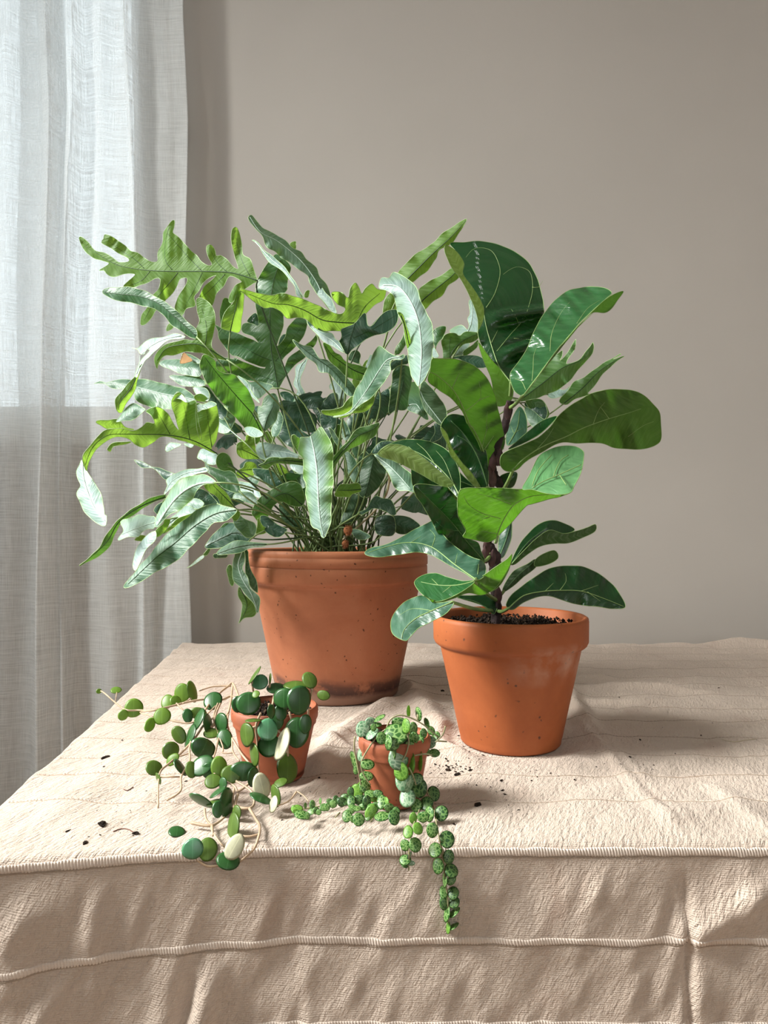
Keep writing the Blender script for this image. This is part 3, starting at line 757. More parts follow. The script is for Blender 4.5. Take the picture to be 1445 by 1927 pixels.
def soil_disc(t, r, z, rough, crumbs, seed):
    V, Fc = [], []; nr_, na = 14, 60
    for i in range(nr_ + 1):
        rr = r * i / nr_
        for k in range(na):
            a = 2 * math.pi * k / na
            hh = rough * (mnoise.noise(Vector((rr * 90 * math.cos(a) + seed, rr * 90 * math.sin(a), seed))) + .5 * mnoise.noise(Vector((rr * 260 * math.cos(a), rr * 260 * math.sin(a), seed))))
            V.append((rr * math.cos(a), rr * math.sin(a), z + hh))
    for i in range(nr_):
        for k in range(na):
            l = (k + 1) % na; Fc.append((i * na + k, (i + 1) * na + k, (i + 1) * na + l, i * na + l))
    for q in range(crumbs):
        a = rng.uniform(0, 6.28); rr = r * math.sqrt(rng.uniform(0, .97)); s_ = rng.uniform(.0008, .0026)
        c = np.array([rr * math.cos(a), rr * math.sin(a), z + s_ * .6 + rough * .4]); b = len(V)
        d8 = rng.normal(size=(6, 3)); d8 = np.array([[1, 0, 0], [-1, 0, 0], [0, 1, 0], [0, -1, 0], [0, 0, 1], [0, 0, -1]]) * rng.uniform(.5, 1.4, (6, 1))
        for v in d8: V.append(tuple(c + v * s_))
        for f in ((0, 2, 4), (2, 1, 4), (1, 3, 4), (3, 0, 4), (2, 0, 5), (1, 2, 5), (3, 1, 5), (0, 3, 5)): Fc.append(tuple(b + w for w in f))
    o = mesh_obj('soil', V, Fc, M['soil'], None); o.parent = t; o['kind'] = 'stuff'
    return o

# ============================================================ blue star fern
FX, FY = -.0685, .985
fern = thing('potted_fern', (FX, FY, T + .001), 'large fern with wavy lobed blue-green fronds in the biggest, stained terracotta pot', 'plant')
pot = rim_pot(fern, FX, FY, .1325, .0885, .208, .047, .0105, .010, M['pot_old'], True); pot['label'] = 'wide terracotta pot with grooved rim and dirt-stained foot'
soil_disc(fern, .119, .186, .004, 260, 3)
def root_pt(a, r=.05, z=.19): return np.array([FX + r * math.cos(a), FY + r * math.sin(a) * .8, T + z])
def frond(outline, d, sx, sy, mat, up, rib=None, veins=(), stalk='stalk', mid=None, **kw):
    ob, rl, dp = leaf(fern, 'frond', outline, d, sx, sy, mat, up, rib, veins, **kw)
    if stalk:
        e0, e1 = rl[0], rl[-1]
        if rib is None and math.hypot(e1[0] - 640, e1[1] - 1020) < math.hypot(e0[0] - 640, e0[1] - 1020): e0, e1 = e1, e0; nb = rl[-3]
        else: nb = rl[min(2, len(rl) - 1)]
        de, *_ = dp(np.array([e0[0], nb[0]]), np.array([e0[1], nb[1]]))
        A = np.array(P(e0[0], e0[1], de[0])); N = np.array(P(nb[0], nb[1], de[1])); dr = A - N; dr /= np.linalg.norm(dr) + 1e-9
        R = root_pt(rng.uniform(0, 6.28), rng.uniform(.01, .055)); L = np.linalg.norm(A - R)
        if L > .02:
            pts_ = []
            if mid is not None:
                mp = [np.array(P(*q)) for q in mid]; ctrl = [A] + mp + [R]; pts_ = catmull_n(ctrl, 8)
            else:
                c1 = A + dr * L * .3; c2 = R + np.array([(A[0] - R[0]) * .15, (A[1] - R[1]) * .15, L * .35])
                for t_ in np.linspace(0, 1, 16): pts_.append((1 - t_) ** 3 * A + 3 * t_ * (1 - t_) ** 2 * c1 + 3 * t_ * t_ * (1 - t_) * c2 + t_ ** 3 * R)
            V, Fc = [], []; tube_geo(np.array(pts_), np.linspace(.0010, .0015, len(pts_)), 6, V, Fc)
            s_ = mesh_obj('stalk', V, Fc, M[stalk], ob); s_.matrix_parent_inverse = Matrix()
    return ob
G, MI, Y, DK, W = 'fern_glauc', 'fern_mid', 'fern_young', 'fern_dark', 'fern_white'
# --- upper left, many-lobed bright frond
frond("@1 68,205 90,205 130,240 175,290 240,310 300,345 340,375 400,370 400,350 340,315 270,270 222,240 235,215 240,185 275,190 330,225 380,260 420,300 470,310 520,350 560,370 600,365 605,310 635,240 640,180 650,155 690,100 715,90 712,140 705,170 740,200 800,260 830,300 870,330 900,370 940,395 970,390 950,350 935,290 940,260 965,255 990,290 1000,330 1030,325 1070,350 1110,400 1150,420 1140,370 1125,330 1105,250 1105,160 1130,135 1150,160 1175,240 1182,320 1230,350 1250,410 1280,495 1250,520 1215,545 1150,590 1110,650 1085,640 1095,590 1130,530 1175,505 1110,470 1080,480 1050,540 1000,590 970,670 930,640 880,630 890,590 920,540 975,490 1000,462 955,480 910,520 880,570 850,610 855,670 800,690 770,735 720,690 735,630 760,580 800,510 800,480 755,490 730,540 690,600 650,640 600,690 560,750 510,800 485,795 495,730 530,680 570,600 610,550 620,490 590,485 540,510 490,525 440,545 370,540 400,500 450,460 430,450 370,455 300,475 260,460 235,430 205,430 250,400 270,380 220,360 170,350 120,310 85,260",
      .93, -.03, .015, Y, False, "@1 1280,498 1150,455 1060,440 900,435 730,435 550,430 400,410 300,380 170,300",
      ("@1 510,415 440,350 340,285 260,225", "@1 700,425 655,360 655,240 680,130", "@1 900,430 820,350 740,260 670,180", "@1 1075,440 1010,380 965,300", "@1 1230,470 1170,350 1130,200",
       "@1 550,435 490,500 400,535", "@1 740,445 660,540 580,640 510,770", "@1 905,445 850,560 780,690", "@1 1060,455 960,560 890,620"), ruf=.004, fold=.006, mid=[(490, 570, .94), (560, 760, .96)], stalk='stalk_dark', wavy=.6)
frond("@1 665,840 672,800 690,785 715,800 705,825", .945, 0, 0, Y, False, stalk=None)
frond("@1 225,575 240,555 300,545 400,545 490,560 560,590 640,640 720,695 780,750 830,800 865,840 868,890 830,885 770,850 700,800 650,740 600,700 530,680 450,655 380,640 300,630 250,600",
      .88, -.04, .02, MI, True, "@1 865,880 780,800 700,730 600,650 480,605 350,590 240,578", fold=.01)
frond("@1 865,625 905,615 950,650 990,720 992,780 985,860 965,940 1000,985 1080,1045 1000,1030 900,990 800,985 710,1005 650,1010 610,1050 600,1100 585,1080 582,1020 620,960 700,920 780,900 830,905 865,890 868,830 885,770 870,700",
      .86, -.02, .03, Y, False, "@1 1070,1035 960,970 870,930 760,935 660,960 600,1040", ("@1 925,940 935,820 900,680",), fold=.012)
frond("@1 425,955 470,960 530,905 620,885 720,860 790,880 760,890 700,900 640,930 590,975 540,1020 515,1040 490,1100 460,1160 445,1150 460,1100 480,1060 500,1030 545,970 530,962 510,1000 480,995 465,970", .84, -.05, -.06, W, True, stalk=None, fold=.01, ribmat='fern_rib_pale')
frond("@1 495,1065 480,1120 462,1170 457,1230 420,1290 385,1340 350,1395 318,1370 312,1310 350,1260 385,1220 440,1160 460,1110", .835, .03, .02, Y, False, stalk=None)
# upright lobes beside it
frond("@1 1165,560 1190,600 1185,680 1170,780 1150,850 1090,840 1035,820 1040,760 1080,690 1120,640 1140,580", .91, .04, .03, Y, False, "@1 1095,850 1110,780 1130,700 1150,610")
frond("@1 1030,790 1025,700 1045,630 1070,620 1100,660 1060,740 1035,800", .94, .0, .03, MI, False, stalk=None)
# glaucous blades behind left
frond("@1 615,1060 650,1035 720,1035 800,1045 895,1050 900,1140 820,1145 730,1120 650,1090", 1.0, -.03, -.06, G, True, ribmat='fern_rib_pale')
frond("@1 760,1000 800,998 850,1015 895,1045 880,1060 820,1045", .985, -.03, -.04, G, True, stalk=None)
leaf(fern, 'dry_tip', "@1 755,1062 760,1030 778,992 805,1015 838,1042 800,1060", .978, 0, -.02, 'dry', True, fold=.0, ruf=.001, ribmat='dry', margin='dry', label='dried orange-brown leaf tip')
frond("@1 685,1150 760,1145 880,1150 930,1200 860,1220 760,1210 710,1180", .99, -.03, -.05, G, True, ribmat='fern_rib_pale')
frond("@1 170,1200 210,1184 250,1195 265,1190 330,1170 420,1175 480,1170 560,1175 640,1200 720,1220 800,1245 860,1290 850,1330 760,1350 690,1375 600,1370 520,1345 450,1300 440,1240 380,1240 300,1230 250,1200 210,1200",
      1.05, -.03, -.06, G, True, "@1 860,1310 760,1290 600,1260 450,1220 300,1195 180,1198", ribmat='fern_rib_pale', ruf=.008)
# central dark lobed frond
frond("@2 100,465 130,400 180,330 220,285 250,300 300,335 312,370 295,430 288,495 @a 1062,90 1064,250 1060,330 1058,400 1030,520 985,640 1000,640 1080,540 1110,440 1200,340 1290,350 1320,400 1260,560 1150,690 1060,780 1040,860 1075,870 1110,780 1220,690 1350,600 1420,520 1410,620 1300,760 1180,850 1110,940 1020,1080 1000,1120 940,1080 850,1040 740,1030 620,1000 510,950 400,935 320,900 320,820 400,770 520,790 530,770 640,820 780,870 860,890 870,870 800,860 690,820 560,760 500,740 430,660 360,560 345,480 310,410 400,460 500,490 600,520 720,570 790,610 730,540 615,490 605,420 640,390 720,400 790,420 780,300 750,180 760,60",
      .97, .01, -.01, MI, True, "@a 1000,1120 960,880 930,720 915,500 915,250 930,50 @2 215,420 250,320",
      ("@a 935,800 800,750 600,640 420,520 330,430", "@a 985,1030 850,980 700,930 500,870", "@a 970,810 1100,650 1280,400", "@a 1005,1030 1120,920 1230,700 1340,600"),
      fold=.010, ruf=.008, mid=[(530, 760, .975), (560, 860, .98)], wavy=.6)
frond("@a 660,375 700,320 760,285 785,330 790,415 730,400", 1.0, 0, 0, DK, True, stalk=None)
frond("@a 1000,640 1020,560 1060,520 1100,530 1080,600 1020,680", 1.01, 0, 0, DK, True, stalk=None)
# long bright tongue to the left and its lobes
frond("@2 5,495 60,505 120,520 190,530 260,520 320,535 400,560 470,590 540,625 590,645 625,640 638,610 600,590 565,550 560,515 620,515 657,545 672,490 700,455 720,480 740,522 760,490 800,462 830,490 860,500 885,500 870,560 820,590 770,640 720,700 690,712 630,745 560,748 480,740 430,700 400,675 350,668 290,670 250,630 200,605 150,610 90,570 40,530",
      .82, .02, .035, Y, False, "@2 705,700 600,695 500,680 400,625 300,590 200,580 60,525", ("@2 715,690 760,600 850,520",), fold=.012, ruf=.006, wavy=.5, stalk=None)
frond("@2 700,700 760,640 780,715 810,710 850,660 900,625 955,620 960,670 940,720 880,760 820,775 770,795 720,835 680,860 655,892 620,865 580,840 540,820 500,790 440,740 410,690 440,700 500,745 545,755 570,800 600,810 618,780 615,740 650,725",
      .83, -.01, -.02, DK, True, "@2 655,890 670,800 700,700", ("@2 690,790 800,740 950,650",), fold=.01, wavy=.5, mid=[(643, 800, .86)])
frond("@2 410,680 450,720 510,755 560,760 580,800 600,812 640,880 580,850 520,815 460,760 420,710", .826, -.03, -.05, W, True, stalk=None, ribmat='fern_rib_pale')
# upper glaucous blades
frond("@2 55,55 75,45 100,75 140,120 175,145 230,170 280,200 320,240 370,270 400,310 440,340 470,370 490,420 520,460 545,510 560,560 590,640 540,610 500,560 460,510 430,460 420,420 370,380 310,340 260,310 220,270 170,240 140,180 100,130 65,90",
      .95, .03, -.02, G, True, "@2 590,638 520,560 460,440 370,320 240,210 130,150 65,60", fold=.02, ribmat='fern_rib_pale', stalk=None)
frond("@2 310,215 345,205 340,255 318,245", .97, 0, .0, Y, False, stalk=None)
frond("@2 390,540 405,510 425,505 415,545", .97, 0, .0, Y, False, stalk=None)
frond("@2 430,420 480,460 520,510 560,560 588,638 545,612 500,560 455,505 425,450", .945, -.05, -.06, W, True, stalk=None, ribmat='fern_rib_pale')
frond("@2 80,200 120,220 160,265 210,300 260,350 310,410 350,470 385,540 350,530 330,470 280,410 230,360 180,330 145,280 120,240", .96, -.04, -.07, W, True, stalk='stalk', ribmat='fern_rib_pale')
# right upper tongues
frond("@2 1376,70 1340,140 1290,210 1210,260 1190,310 1150,370 1100,410 1050,450 1010,440 960,410 990,360 1040,310 1080,270 1140,240 1190,200 1240,150 1300,110", .86, -.02, .02, Y, False, "@2 1010,440 1080,370 1170,280 1280,180 1370,80", mid=[(735, 590, .88), (725, 640, .9)])
frond("@2 870,640 875,570 920,520 950,560 950,615 910,625", .89, 0, .02, Y, False, stalk='stalk_dark')
frond("@2 1380,320 1350,380 1330,420 1270,470 1230,530 1170,570 1115,615 1095,560 1085,500 1130,460 1190,430 1250,390 1310,350", .85, -.01, .01, Y, False, "@2 1100,570 1180,500 1280,420 1370,330")
# pale hanging strap
frond("@2 845,485 860,430 905,430 930,390 980,410 1040,450 1080,510 1100,570 1130,630 1160,700 1175,790 1170,870 1155,960 1130,1020 1085,1085 1060,1045 1040,1010 1025,930 1015,850 1000,770 990,700 955,640 945,570 930,530 890,500",
      .78, -.05, -.045, W, True, "@2 870,470 960,480 1030,560 1080,680 1100,820 1100,940 1085,1080", fold=.03, curl=.0, ruf=.007, ribmat='fern_rib_pale', stalk=None)
frond("@2 955,640 990,700 1000,770 1015,850 1025,930 1040,1010 1060,1045 1085,1080 1075,960 1050,850 1020,740 985,650", .777, .05, .0, Y, True, stalk=None, fold=.01)
# centre right pale curled leaf
frond("@b 950,640 1060,720 1160,745 1212,735 1215,765 1170,790 1090,790 1060,830 1070,920 1030,1000 960,1080 880,1180 780,1260 660,1350 560,1400 450,1412 560,1380 650,1320 660,1210 700,1110 760,1000 810,900 860,790 900,700",
      .80, -.05, -.05, G, True, "@b 1180,755 1040,790 950,900 850,1060 740,1220 620,1360 470,1410", fold=.02, ribmat='fern_rib_pale', mid=[(755, 690, .84), (740, 800, .9)])
frond("@b 320,1345 420,1330 540,1310 590,1240 660,1195 670,1330 560,1380 470,1400 340,1380", .825, .0, .05, Y, False, stalk=None)
frond("@b 640,1370 700,1310 780,1255 880,1180 885,1270 820,1340 740,1370 650,1375 560,1420 460,1414 560,1398", .82, .0, .05, Y, False, stalk=None)
frond("@b 5,570 60,600 120,640 210,660 260,720 300,780 380,790 440,840 520,920 600,990 660,1060 700,1130 660,1190 590,1160 520,1080 440,990 380,940 300,920 260,840 180,780 100,710 50,650", .84, .02, -.03, G, True, "@b 670,1180 560,1050 420,890 280,790 130,680 20,580")
frond("@b 335,610 400,640 460,710 520,740 570,800 680,840 760,870 815,890 770,960 740,1020 640,1000 550,950 480,870 400,790 360,710", .87, .02, .02, MI, False, "@b 780,950 660,900 550,830 430,740 345,620")
frond("@b 610,770 640,710 700,690 745,740 740,800 730,840 680,820 610,790", .93, 0, 0, DK, False)
frond("@b 800,880 830,760 850,735 880,740 850,830 830,890", .95, -.02, -.02, W, True)
frond("@b 1110,700 1130,650 1170,600 1200,540 1230,480 1250,560 1230,640 1160,730 1110,730", .88, 0, 0, MI, False)
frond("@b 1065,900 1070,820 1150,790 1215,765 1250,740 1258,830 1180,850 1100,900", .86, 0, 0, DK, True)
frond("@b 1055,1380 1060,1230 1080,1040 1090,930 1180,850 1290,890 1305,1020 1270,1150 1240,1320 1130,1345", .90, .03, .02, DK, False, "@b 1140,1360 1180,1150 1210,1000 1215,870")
frond("@b 890,1300 890,1240 960,1160 1050,1100 1060,1230 1010,1240 1000,1330 950,1420 870,1445 @d 560,60 590,10", .93, -.01, -.02, DK, True)
frond("@d 600,10 700,-20 735,10 720,90 690,130 640,180 600,190 540,220 550,80", .94, -.01, -.03, DK, True)
frond("@b 760,870 790,810 830,790 830,850 800,880", .97, 0, .02, Y, False, stalk=None)
frond("@b 660,1000 740,1010 730,1060 700,1110 660,1050", .93, 0, .02, Y, False, stalk=None)
# small white ones behind
frond("@b 40,860 100,830 165,780 130,880 100,960 95,1060 130,1140 185,1270 120,1240 90,1170 50,1220 10,1265 35,1180 60,1120 20,1060 30,960", 1.03, -.05, -.06, W, True, stalk=None, ribmat='fern_rib_pale')
frond("@b 400,1080 450,1010 500,1060 540,1120 600,1160 560,1280 520,1320 470,1290 490,1200 450,1130 405,1110", 1.04, -.05, -.06, W, True, ribmat='fern_rib_pale')
frond("@b 350,1240 420,1160 480,1150 500,1200 480,1320 300,1340 240,1290", 1.02, 0, -.03, DK, True)
frond("@a 1020,1150 1100,1140 1180,1190 1260,1260 1340,1340 1400,1420 1330,1430 1240,1340 1180,1290 1080,1230", 1.03, 0, -.03, DK, True)
# big diagonal green blade
frond("@a 190,740 260,750 320,800 330,890 420,940 530,960 610,1040 690,1150 740,1290 @c 330,120 400,220 430,300 420,345 340,355 260,330 230,260 150,170 80,90 0,10 @a 480,1370 380,1240 270,1110 190,980 155,880 165,800",
      .83, .03, .03, 'fern_mid2', False, "@c 425,330 330,130 @a 650,1300 500,1130 330,930 210,770", fold=.012, curl=.012, mid=[(500, 860, .86), (545, 960, .93)])
frond("@c 230,260 300,250 400,290 430,340 340,358 260,335", .825, -.04, -.07, W, True, stalk=None, fold=0)
frond("@a 820,1300 850,1210 950,1160 1000,1200 1015,1300 1010,1380 @c 600,80 570,180 500,260 440,300 400,210 375,120 390,30", .90, .0, -.02, G, True, "@c 440,295 480,150 540,30 @a 950,1250")
frond("@a 700,1040 800,1030 880,1050 945,1080 880,1150 790,1210 740,1170 690,1100 560,980 620,990", .96, -.01, -.04, G, True)
frond("@a 560,970 610,990 680,1060 730,1160 800,1260 770,1240 700,1170 640,1080", .935, -.03, -.06, W, True, stalk=None)
frond("@a 80,1100 200,1090 250,1150 240,1240 150,1200", .97, -.03, -.05, W, True, stalk=None)
frond("@a 90,1180 160,1160 235,1210 220,1250 120,1230", .96, 0, .03, Y, False, stalk=None)
frond("@a 150,1100 230,1080 300,1180 380,1260 450,1350 420,1445 350,1400 300,1250 240,1250 260,1170", .99, 0, -.03, DK, True)
frond("@c 0,200 60,150 110,190 200,260 190,310 100,330 0,320", 1.0, 0, -.02, DK, True)
frond("@c 0,60 90,110 130,180 80,290 20,320 -60,300 -70,200", .985, -.03, -.05, G, True, "@c 200,390 80,290 0,230 -60,190", ribmat='fern_rib_pale')
frond("@c 600,300 650,150 720,100 760,180 850,290 950,350 860,370 820,470 700,450 620,380", 1.0, 0, -.02, DK, True)
frond("@c 600,70 650,150 640,250 600,330 545,360 520,290 560,190", .94, -.02, -.05, G, True)
frond("@c 440,310 540,300 560,370 520,420 460,400", .97, 0, .02, Y, False, stalk=None)
# lime lobes
frond("@c 140,490 160,430 240,400 250,345 330,360 350,440 370,520 400,590 330,600 220,590 150,550", .96, .03, .03, Y, False, "@c 390,590 300,540 190,490")
frond("@c 150,730 220,690 250,640 330,635 370,680 350,760 280,795 160,795", .97, .03, .03, Y, False, "@c 370,710 260,718 170,730")
frond("@c 550,650 640,670 720,740 760,830 720,850 640,800 560,740", .97, .03, .03, Y, False)
frond("@c 345,360 400,350 390,410 350,440", .95, 0, .03, MI, False, stalk=None)
frond("@c 320,710 400,700 500,720 580,760 680,800 720,840 640,880 540,920 470,880 400,800 340,770", .94, 0, -.03, DK, True)
frond("@c 350,470 380,430 450,420 560,440 660,470 740,510 830,560 800,590 700,580 560,590 470,610 400,590 360,530", .86, -.03, -.08, W, True, "@c 820,570 700,530 560,510 420,500", ribmat='fern_rib_pale', fold=.004)
frond("@c 380,665 440,640 500,595 620,580 760,590 880,605 880,665 720,655 560,655 480,700 420,690", .85, .0, .05, MI, False, "@c 880,635 700,620 540,625 400,675", stalk=None)
# tall pale strap in the centre
frond("@c 840,370 920,370 1000,310 1060,250 1110,300 1160,400 1195,530 1190,640 1200,780 1190,900 1175,1050 1180,1180 1165,1300 1110,1440 1075,1445 1040,1380 970,1340 940,1220 920,1080 890,980 905,880 870,800 880,680 860,590 815,540 825,450",
      .79, -.055, -.035, 'fern_strap', True, "@c 950,350 990,520 1020,720 1030,900 1040,1100 1060,1300 1090,1440", fold=.03, ruf=.006, curl=.02, ribmat='fern_rib_pale', stalk=None, mr=.0004)
frond("@c 745,345 780,335 800,360 830,380 825,450 815,530 780,470 750,400", .80, .0, .04, MI, False, stalk=None)
frond("@c 730,660 870,665 875,750 820,755 760,720", .92, -.03, -.06, W, True, stalk=None)
frond("@c 770,760 870,760 900,860 880,910 850,900 800,830", .93, -.02, -.04, G, True, stalk=None)
frond("@c 310,1190 330,1110 400,1030 480,960 570,910 660,860 760,850 840,880 870,960 890,1060 850,1120 740,1100 620,1060 540,1120 520,1200 430,1250 380,1280 340,1230", .89, .0, .02, 'fern_mid2', False, "@c 860,1100 700,980 560,1010 440,1110 340,1200")
frond("@c 400,1230 480,1230 600,1320 700,1370 620,1445 500,1420 420,1330", .88, -.01, -.02, DK, True)
frond("@c 380,1240 430,1330 500,1370 440,1420 360,1410 370,1330", .88, 0, .03, Y, False, stalk=None)
frond("@c 610,1100 700,1090 760,1200 850,1300 860,1370 740,1340 640,1260", .93, 0, 0, DK, False)
frond("@c 100,1030 120,980 200,955 300,965 370,1060 350,1100 250,1070 170,1040 120,1040", .90, -.03, -.05, G, True)
frond("@c 165,850 250,850 340,890 410,1000 380,1020 300,970 190,950", .95, -.03, -.06, W, True, stalk=None)
frond("@c 280,800 390,790 380,860 340,890 270,840", .96, -.02, -.04, G, True, stalk=None)
# diagonal leaf in front right of strap and neighbours
frond("@d 150,590 230,500 300,420 370,320 440,260 560,240 660,205 640,290 600,360 500,410 400,460 300,520 250,570 165,700 150,650", .84, .01, .02, MI, False, "@d 155,640 280,490 420,350 560,290 655,215")
frond("@d 110,270 160,300 230,400 260,480 230,500 160,380", .90, 0, 0, G, True)
frond("@d 260,170 300,220 350,330 340,370 290,400 250,320", .93, -.02, -.03, G, True)
frond("@d 280,540 330,520 400,620 430,750 420,860 370,850 320,770 300,640", .91, -.02, -.02, G, True)
frond("@d 360,480 420,450 440,560 430,610 390,560", .92, 0, 0, G, True)
frond("@d 120,390 210,230 240,300 240,480 170,560 130,480", .95, 0, .02, MI, False)
frond("@d 20,120 120,130 240,180 200,280 130,390 60,300 20,220", .96, 0, -.02, DK, True)
frond("@d 300,180 420,100 530,70 500,170 430,260 350,330", .95, 0, 0, DK, True)
frond("@d 430,600 460,540 510,510 550,550 620,560 650,640 730,720 700,840 600,960 520,1010 440,990 425,860 440,700", .90, .0, -.01, DK, False, "@d 500,1000 540,850 590,600")
frond("@d 180,950 230,880 330,870 430,870 460,940 440,965 360,985 335,1015 260,1015 185,1000", .875, .02, .03, Y, False, "@d 460,930 340,940 210,940", stalk=None)
frond("@d 350,990 440,990 520,1030 500,1120 430,1250 320,1300 250,1290 270,1180", .93, 0, 0, DK, False)
frond("@d 600,550 650,560 740,590 860,650 960,720 1010,780 1050,880 1055,955 960,950 870,945 810,880 780,800 740,720 660,640", .83, -.02, -.05, G, True, "@d 610,560 760,670 880,790 1000,930", ribmat='fern_rib_pale', mid=[(730, 880, .87), (715, 950, .92)], stalk='stalk_pale')
frond("@d 570,530 640,440 730,400 830,410 800,430 740,450 660,510 620,545", .87, 0, -.02, DK, True)
frond("@d 430,1190 510,1140 560,1060 620,1000 700,1030 780,1050 830,1120 840,1200 790,1210 700,1160 600,1130 540,1170 470,1210", .87, -.01, -.05, 'fern_dark', True, ribmat='fern_rib_pale')
frond("@d 650,1220 790,1215 830,1270 820,1400 760,1440 640,1420 600,1330", .93, 0, -.02, DK, True)
frond("@d 800,1230 880,1210 1000,1250 1100,1320 1040,1370 960,1420 850,1400 800,1320", .95, 0, -.02, DK, True)
frond("@d 350,1370 420,1370 520,1410 560,1445 480,1480 400,1470", .89, -.02, -.05, G, True)
frond("@d 1040,380 1060,330 1110,320 1160,355 1200,320 1240,350 1210,390 1130,400", 1.05, 0, -.02, DK, True)
# lower left: arching lobed frond with a hanging glaucous end
frond("@3 95,540 100,480 150,420 200,360 260,320 350,310 440,325 500,300 530,270 580,275 560,225 520,195 570,170 620,172 670,210 700,260 745,320 720,230 695,140 710,90 745,65 780,90 800,135 860,125 862,200 865,280 880,370 900,390 885,290 865,180 870,140 910,145 960,130 1000,150 1015,210 1015,300 1000,390 970,450 1000,482 920,450 830,415 760,395 690,370 620,370 570,410 510,440 450,420 400,380 330,370 250,400 180,460 140,530 120,600",
      .84, .02, .03, Y, False, "@3 1005,482 880,410 780,375 680,358 590,352 480,352 380,350 260,360 160,440 110,560", ("@3 970,440 950,300 935,180", "@3 820,385 800,260 780,150", "@3 685,350 640,270 600,200"),
      fold=.006, wavy=.6, mid=[(460, 897, .87), (500, 935, .89)], stalk='stalk_dark')
frond("@3 700,130 720,75 745,63 785,95 800,135 760,110 725,110", .835, -.04, -.06, W, True, stalk=None, fold=0)
frond("@3 868,145 910,145 960,128 1000,150 950,175 900,185 875,200", .835, -.04, -.06, G, True, stalk=None, fold=0)
frond("@3 90,530 70,560 50,600 60,660 75,700 55,750 70,800 100,870 150,930 200,960 248,970 255,905 240,900 238,840 220,770 190,710 150,650 125,600", .825, -.05, -.05, W, True, "@3 92,540 100,650 140,780 190,880 245,940", fold=.02, ribmat='fern_rib_pale', stalk=None)
frond("@3 320,265 370,200 420,145 450,140 490,165 520,185 470,225 420,255 370,262", .83, -.02, -.05, G, True, stalk=None)
frond("@3 185,265 260,255 330,250 385,300 440,318 340,312 260,318 210,290", .86, .02, .04, Y, False, stalk=None)
frond("@3 258,455 290,415 360,400 420,402 370,420 300,435 280,470", .86, 0, .04, Y, False, stalk=None)
frond("@3 660,440 690,405 760,420 720,445 665,468", .87, -.03, -.05, W, True, stalk=None)
frond("@3 780,415 845,415 830,445", .87, -.03, -.05, W, True, stalk=None)
frond("@3 870,510 895,455 960,460 1000,480 1020,530 990,560 940,555 900,520", .89, -.03, -.06, W, True)
# arching silver leaf
frond("@3 585,980 600,900 650,800 700,720 760,660 850,630 920,625 1000,680 920,690 870,740 830,800 760,860 700,890 650,930 600,985", .80, -.045, -.04, 'fern_strap', True, "@3 985,680 880,690 780,740 690,830 600,970", fold=.03, ribmat='fern_rib_pale')
frond("@3 582,1010 590,1060 540,1120 500,1180 470,1250 450,1277 435,1240 440,1180 470,1110 510,1060", .795, -.06, -.05, W, True, stalk=None, ribmat='fern_rib_pale')
frond("@3 650,760 665,700 660,660 740,610 800,595 870,585 925,575 940,605 850,625 760,655 700,715", .83, -.06, -.08, W, True, stalk=None, ribmat='fern_rib_pale')
frond("@3 590,1000 640,960 650,930 690,935 640,1020 600,1050", .81, 0, .04, Y, False, stalk=None)
frond("@3 620,1025 660,960 720,900 800,835 870,870 840,900 760,920 700,960 650,1010", .84, -.05, -.07, W, True, stalk=None, ribmat='fern_rib_pale')
frond("@3 700,960 760,915 850,890 820,920 740,965 690,1000 640,1025", .835, 0, .05, Y, False, stalk=None)
frond("@3 800,830 850,790 920,820 880,860", .87, -.03, -.05, W, True, stalk=None)
frond("@3 840,760 900,720 980,780 1010,825 930,835 880,850", .90, 0, 0, DK, True)
# big pale leaf to the lower left, its lobes
frond("@3 370,1390 420,1320 480,1250 560,1160 600,1100 680,1020 760,950 850,880 940,835 1020,828 1100,850 1140,868 1120,900 1060,940 980,960 930,1010 880,1060 830,1110 770,1180 700,1230 620,1270 540,1320 460,1370",
      .80, -.05, -.045, 'fern_big', True, "@3 1135,866 1000,890 860,970 720,1090 580,1200 400,1370", fold=.02, ruf=.006, ribmat='fern_rib', mid=[(510, 970, .86)])
frond("@3 1145,868 1120,850 1040,828 1010,780 950,740 918,700 970,672 1010,700 1060,740 1100,800", .83, .02, .04, Y, False, "@3 1140,862 1060,780 980,700", stalk=None)
frond("@3 1105,890 1150,880 1165,905 1200,930 1260,960 1275,1010 1250,1050 1200,1050 1160,1010 1125,960", .82, -.03, -.04, G, True, stalk=None)
frond("@3 1100,870 1150,870 1160,900 1130,940 1105,920", .822, 0, .04, Y, False, stalk=None)
frond("@3 335,1070 370,1010 350,960 360,935 430,915 470,900 540,910 585,915 580,990 530,1000 490,1020 470,1045 400,1050", .86, -.06, -.08, W, True, "@3 585,950 500,975 360,1030", ribmat='fern_rib_pale')
frond("@3 445,1070 480,1040 520,1045 500,1080", .87, 0, .03, Y, False, stalk=None)
frond("@3 70,1245 130,1190 200,1130 240,1060 290,980 350,920 430,860 520,800 600,770 660,768 640,790 560,820 480,870 400,920 350,960 320,1020 280,1100 230,1160 150,1210", .90, .03, .02, 'fern_mid2', False, "@3 655,775 480,845 340,945 250,1090 90,1235", fold=.004)
frond("@3 440,525 500,540 570,575 640,590 730,630 660,660 620,620 570,585 490,575", .98, -.02, -.03, DK, True)
frond("@3 925,535 960,570 1040,600 1100,600 1145,650 1160,740 1100,740 1040,710 990,650 940,600", .86, -.02, -.03, MI, True)
frond("@3 1005,560 1010,500 1040,475 1080,490 1110,540 1135,620 1100,605 1040,600", .87, 0, .03, MI, False)
frond("@3 925,1120 960,1060 1020,990 1080,960 1130,960 1200,1020 1240,1060 1180,1100 1080,1110 1000,1130", .89, -.02, -.05, DK, True, stalk='stalk_dark')
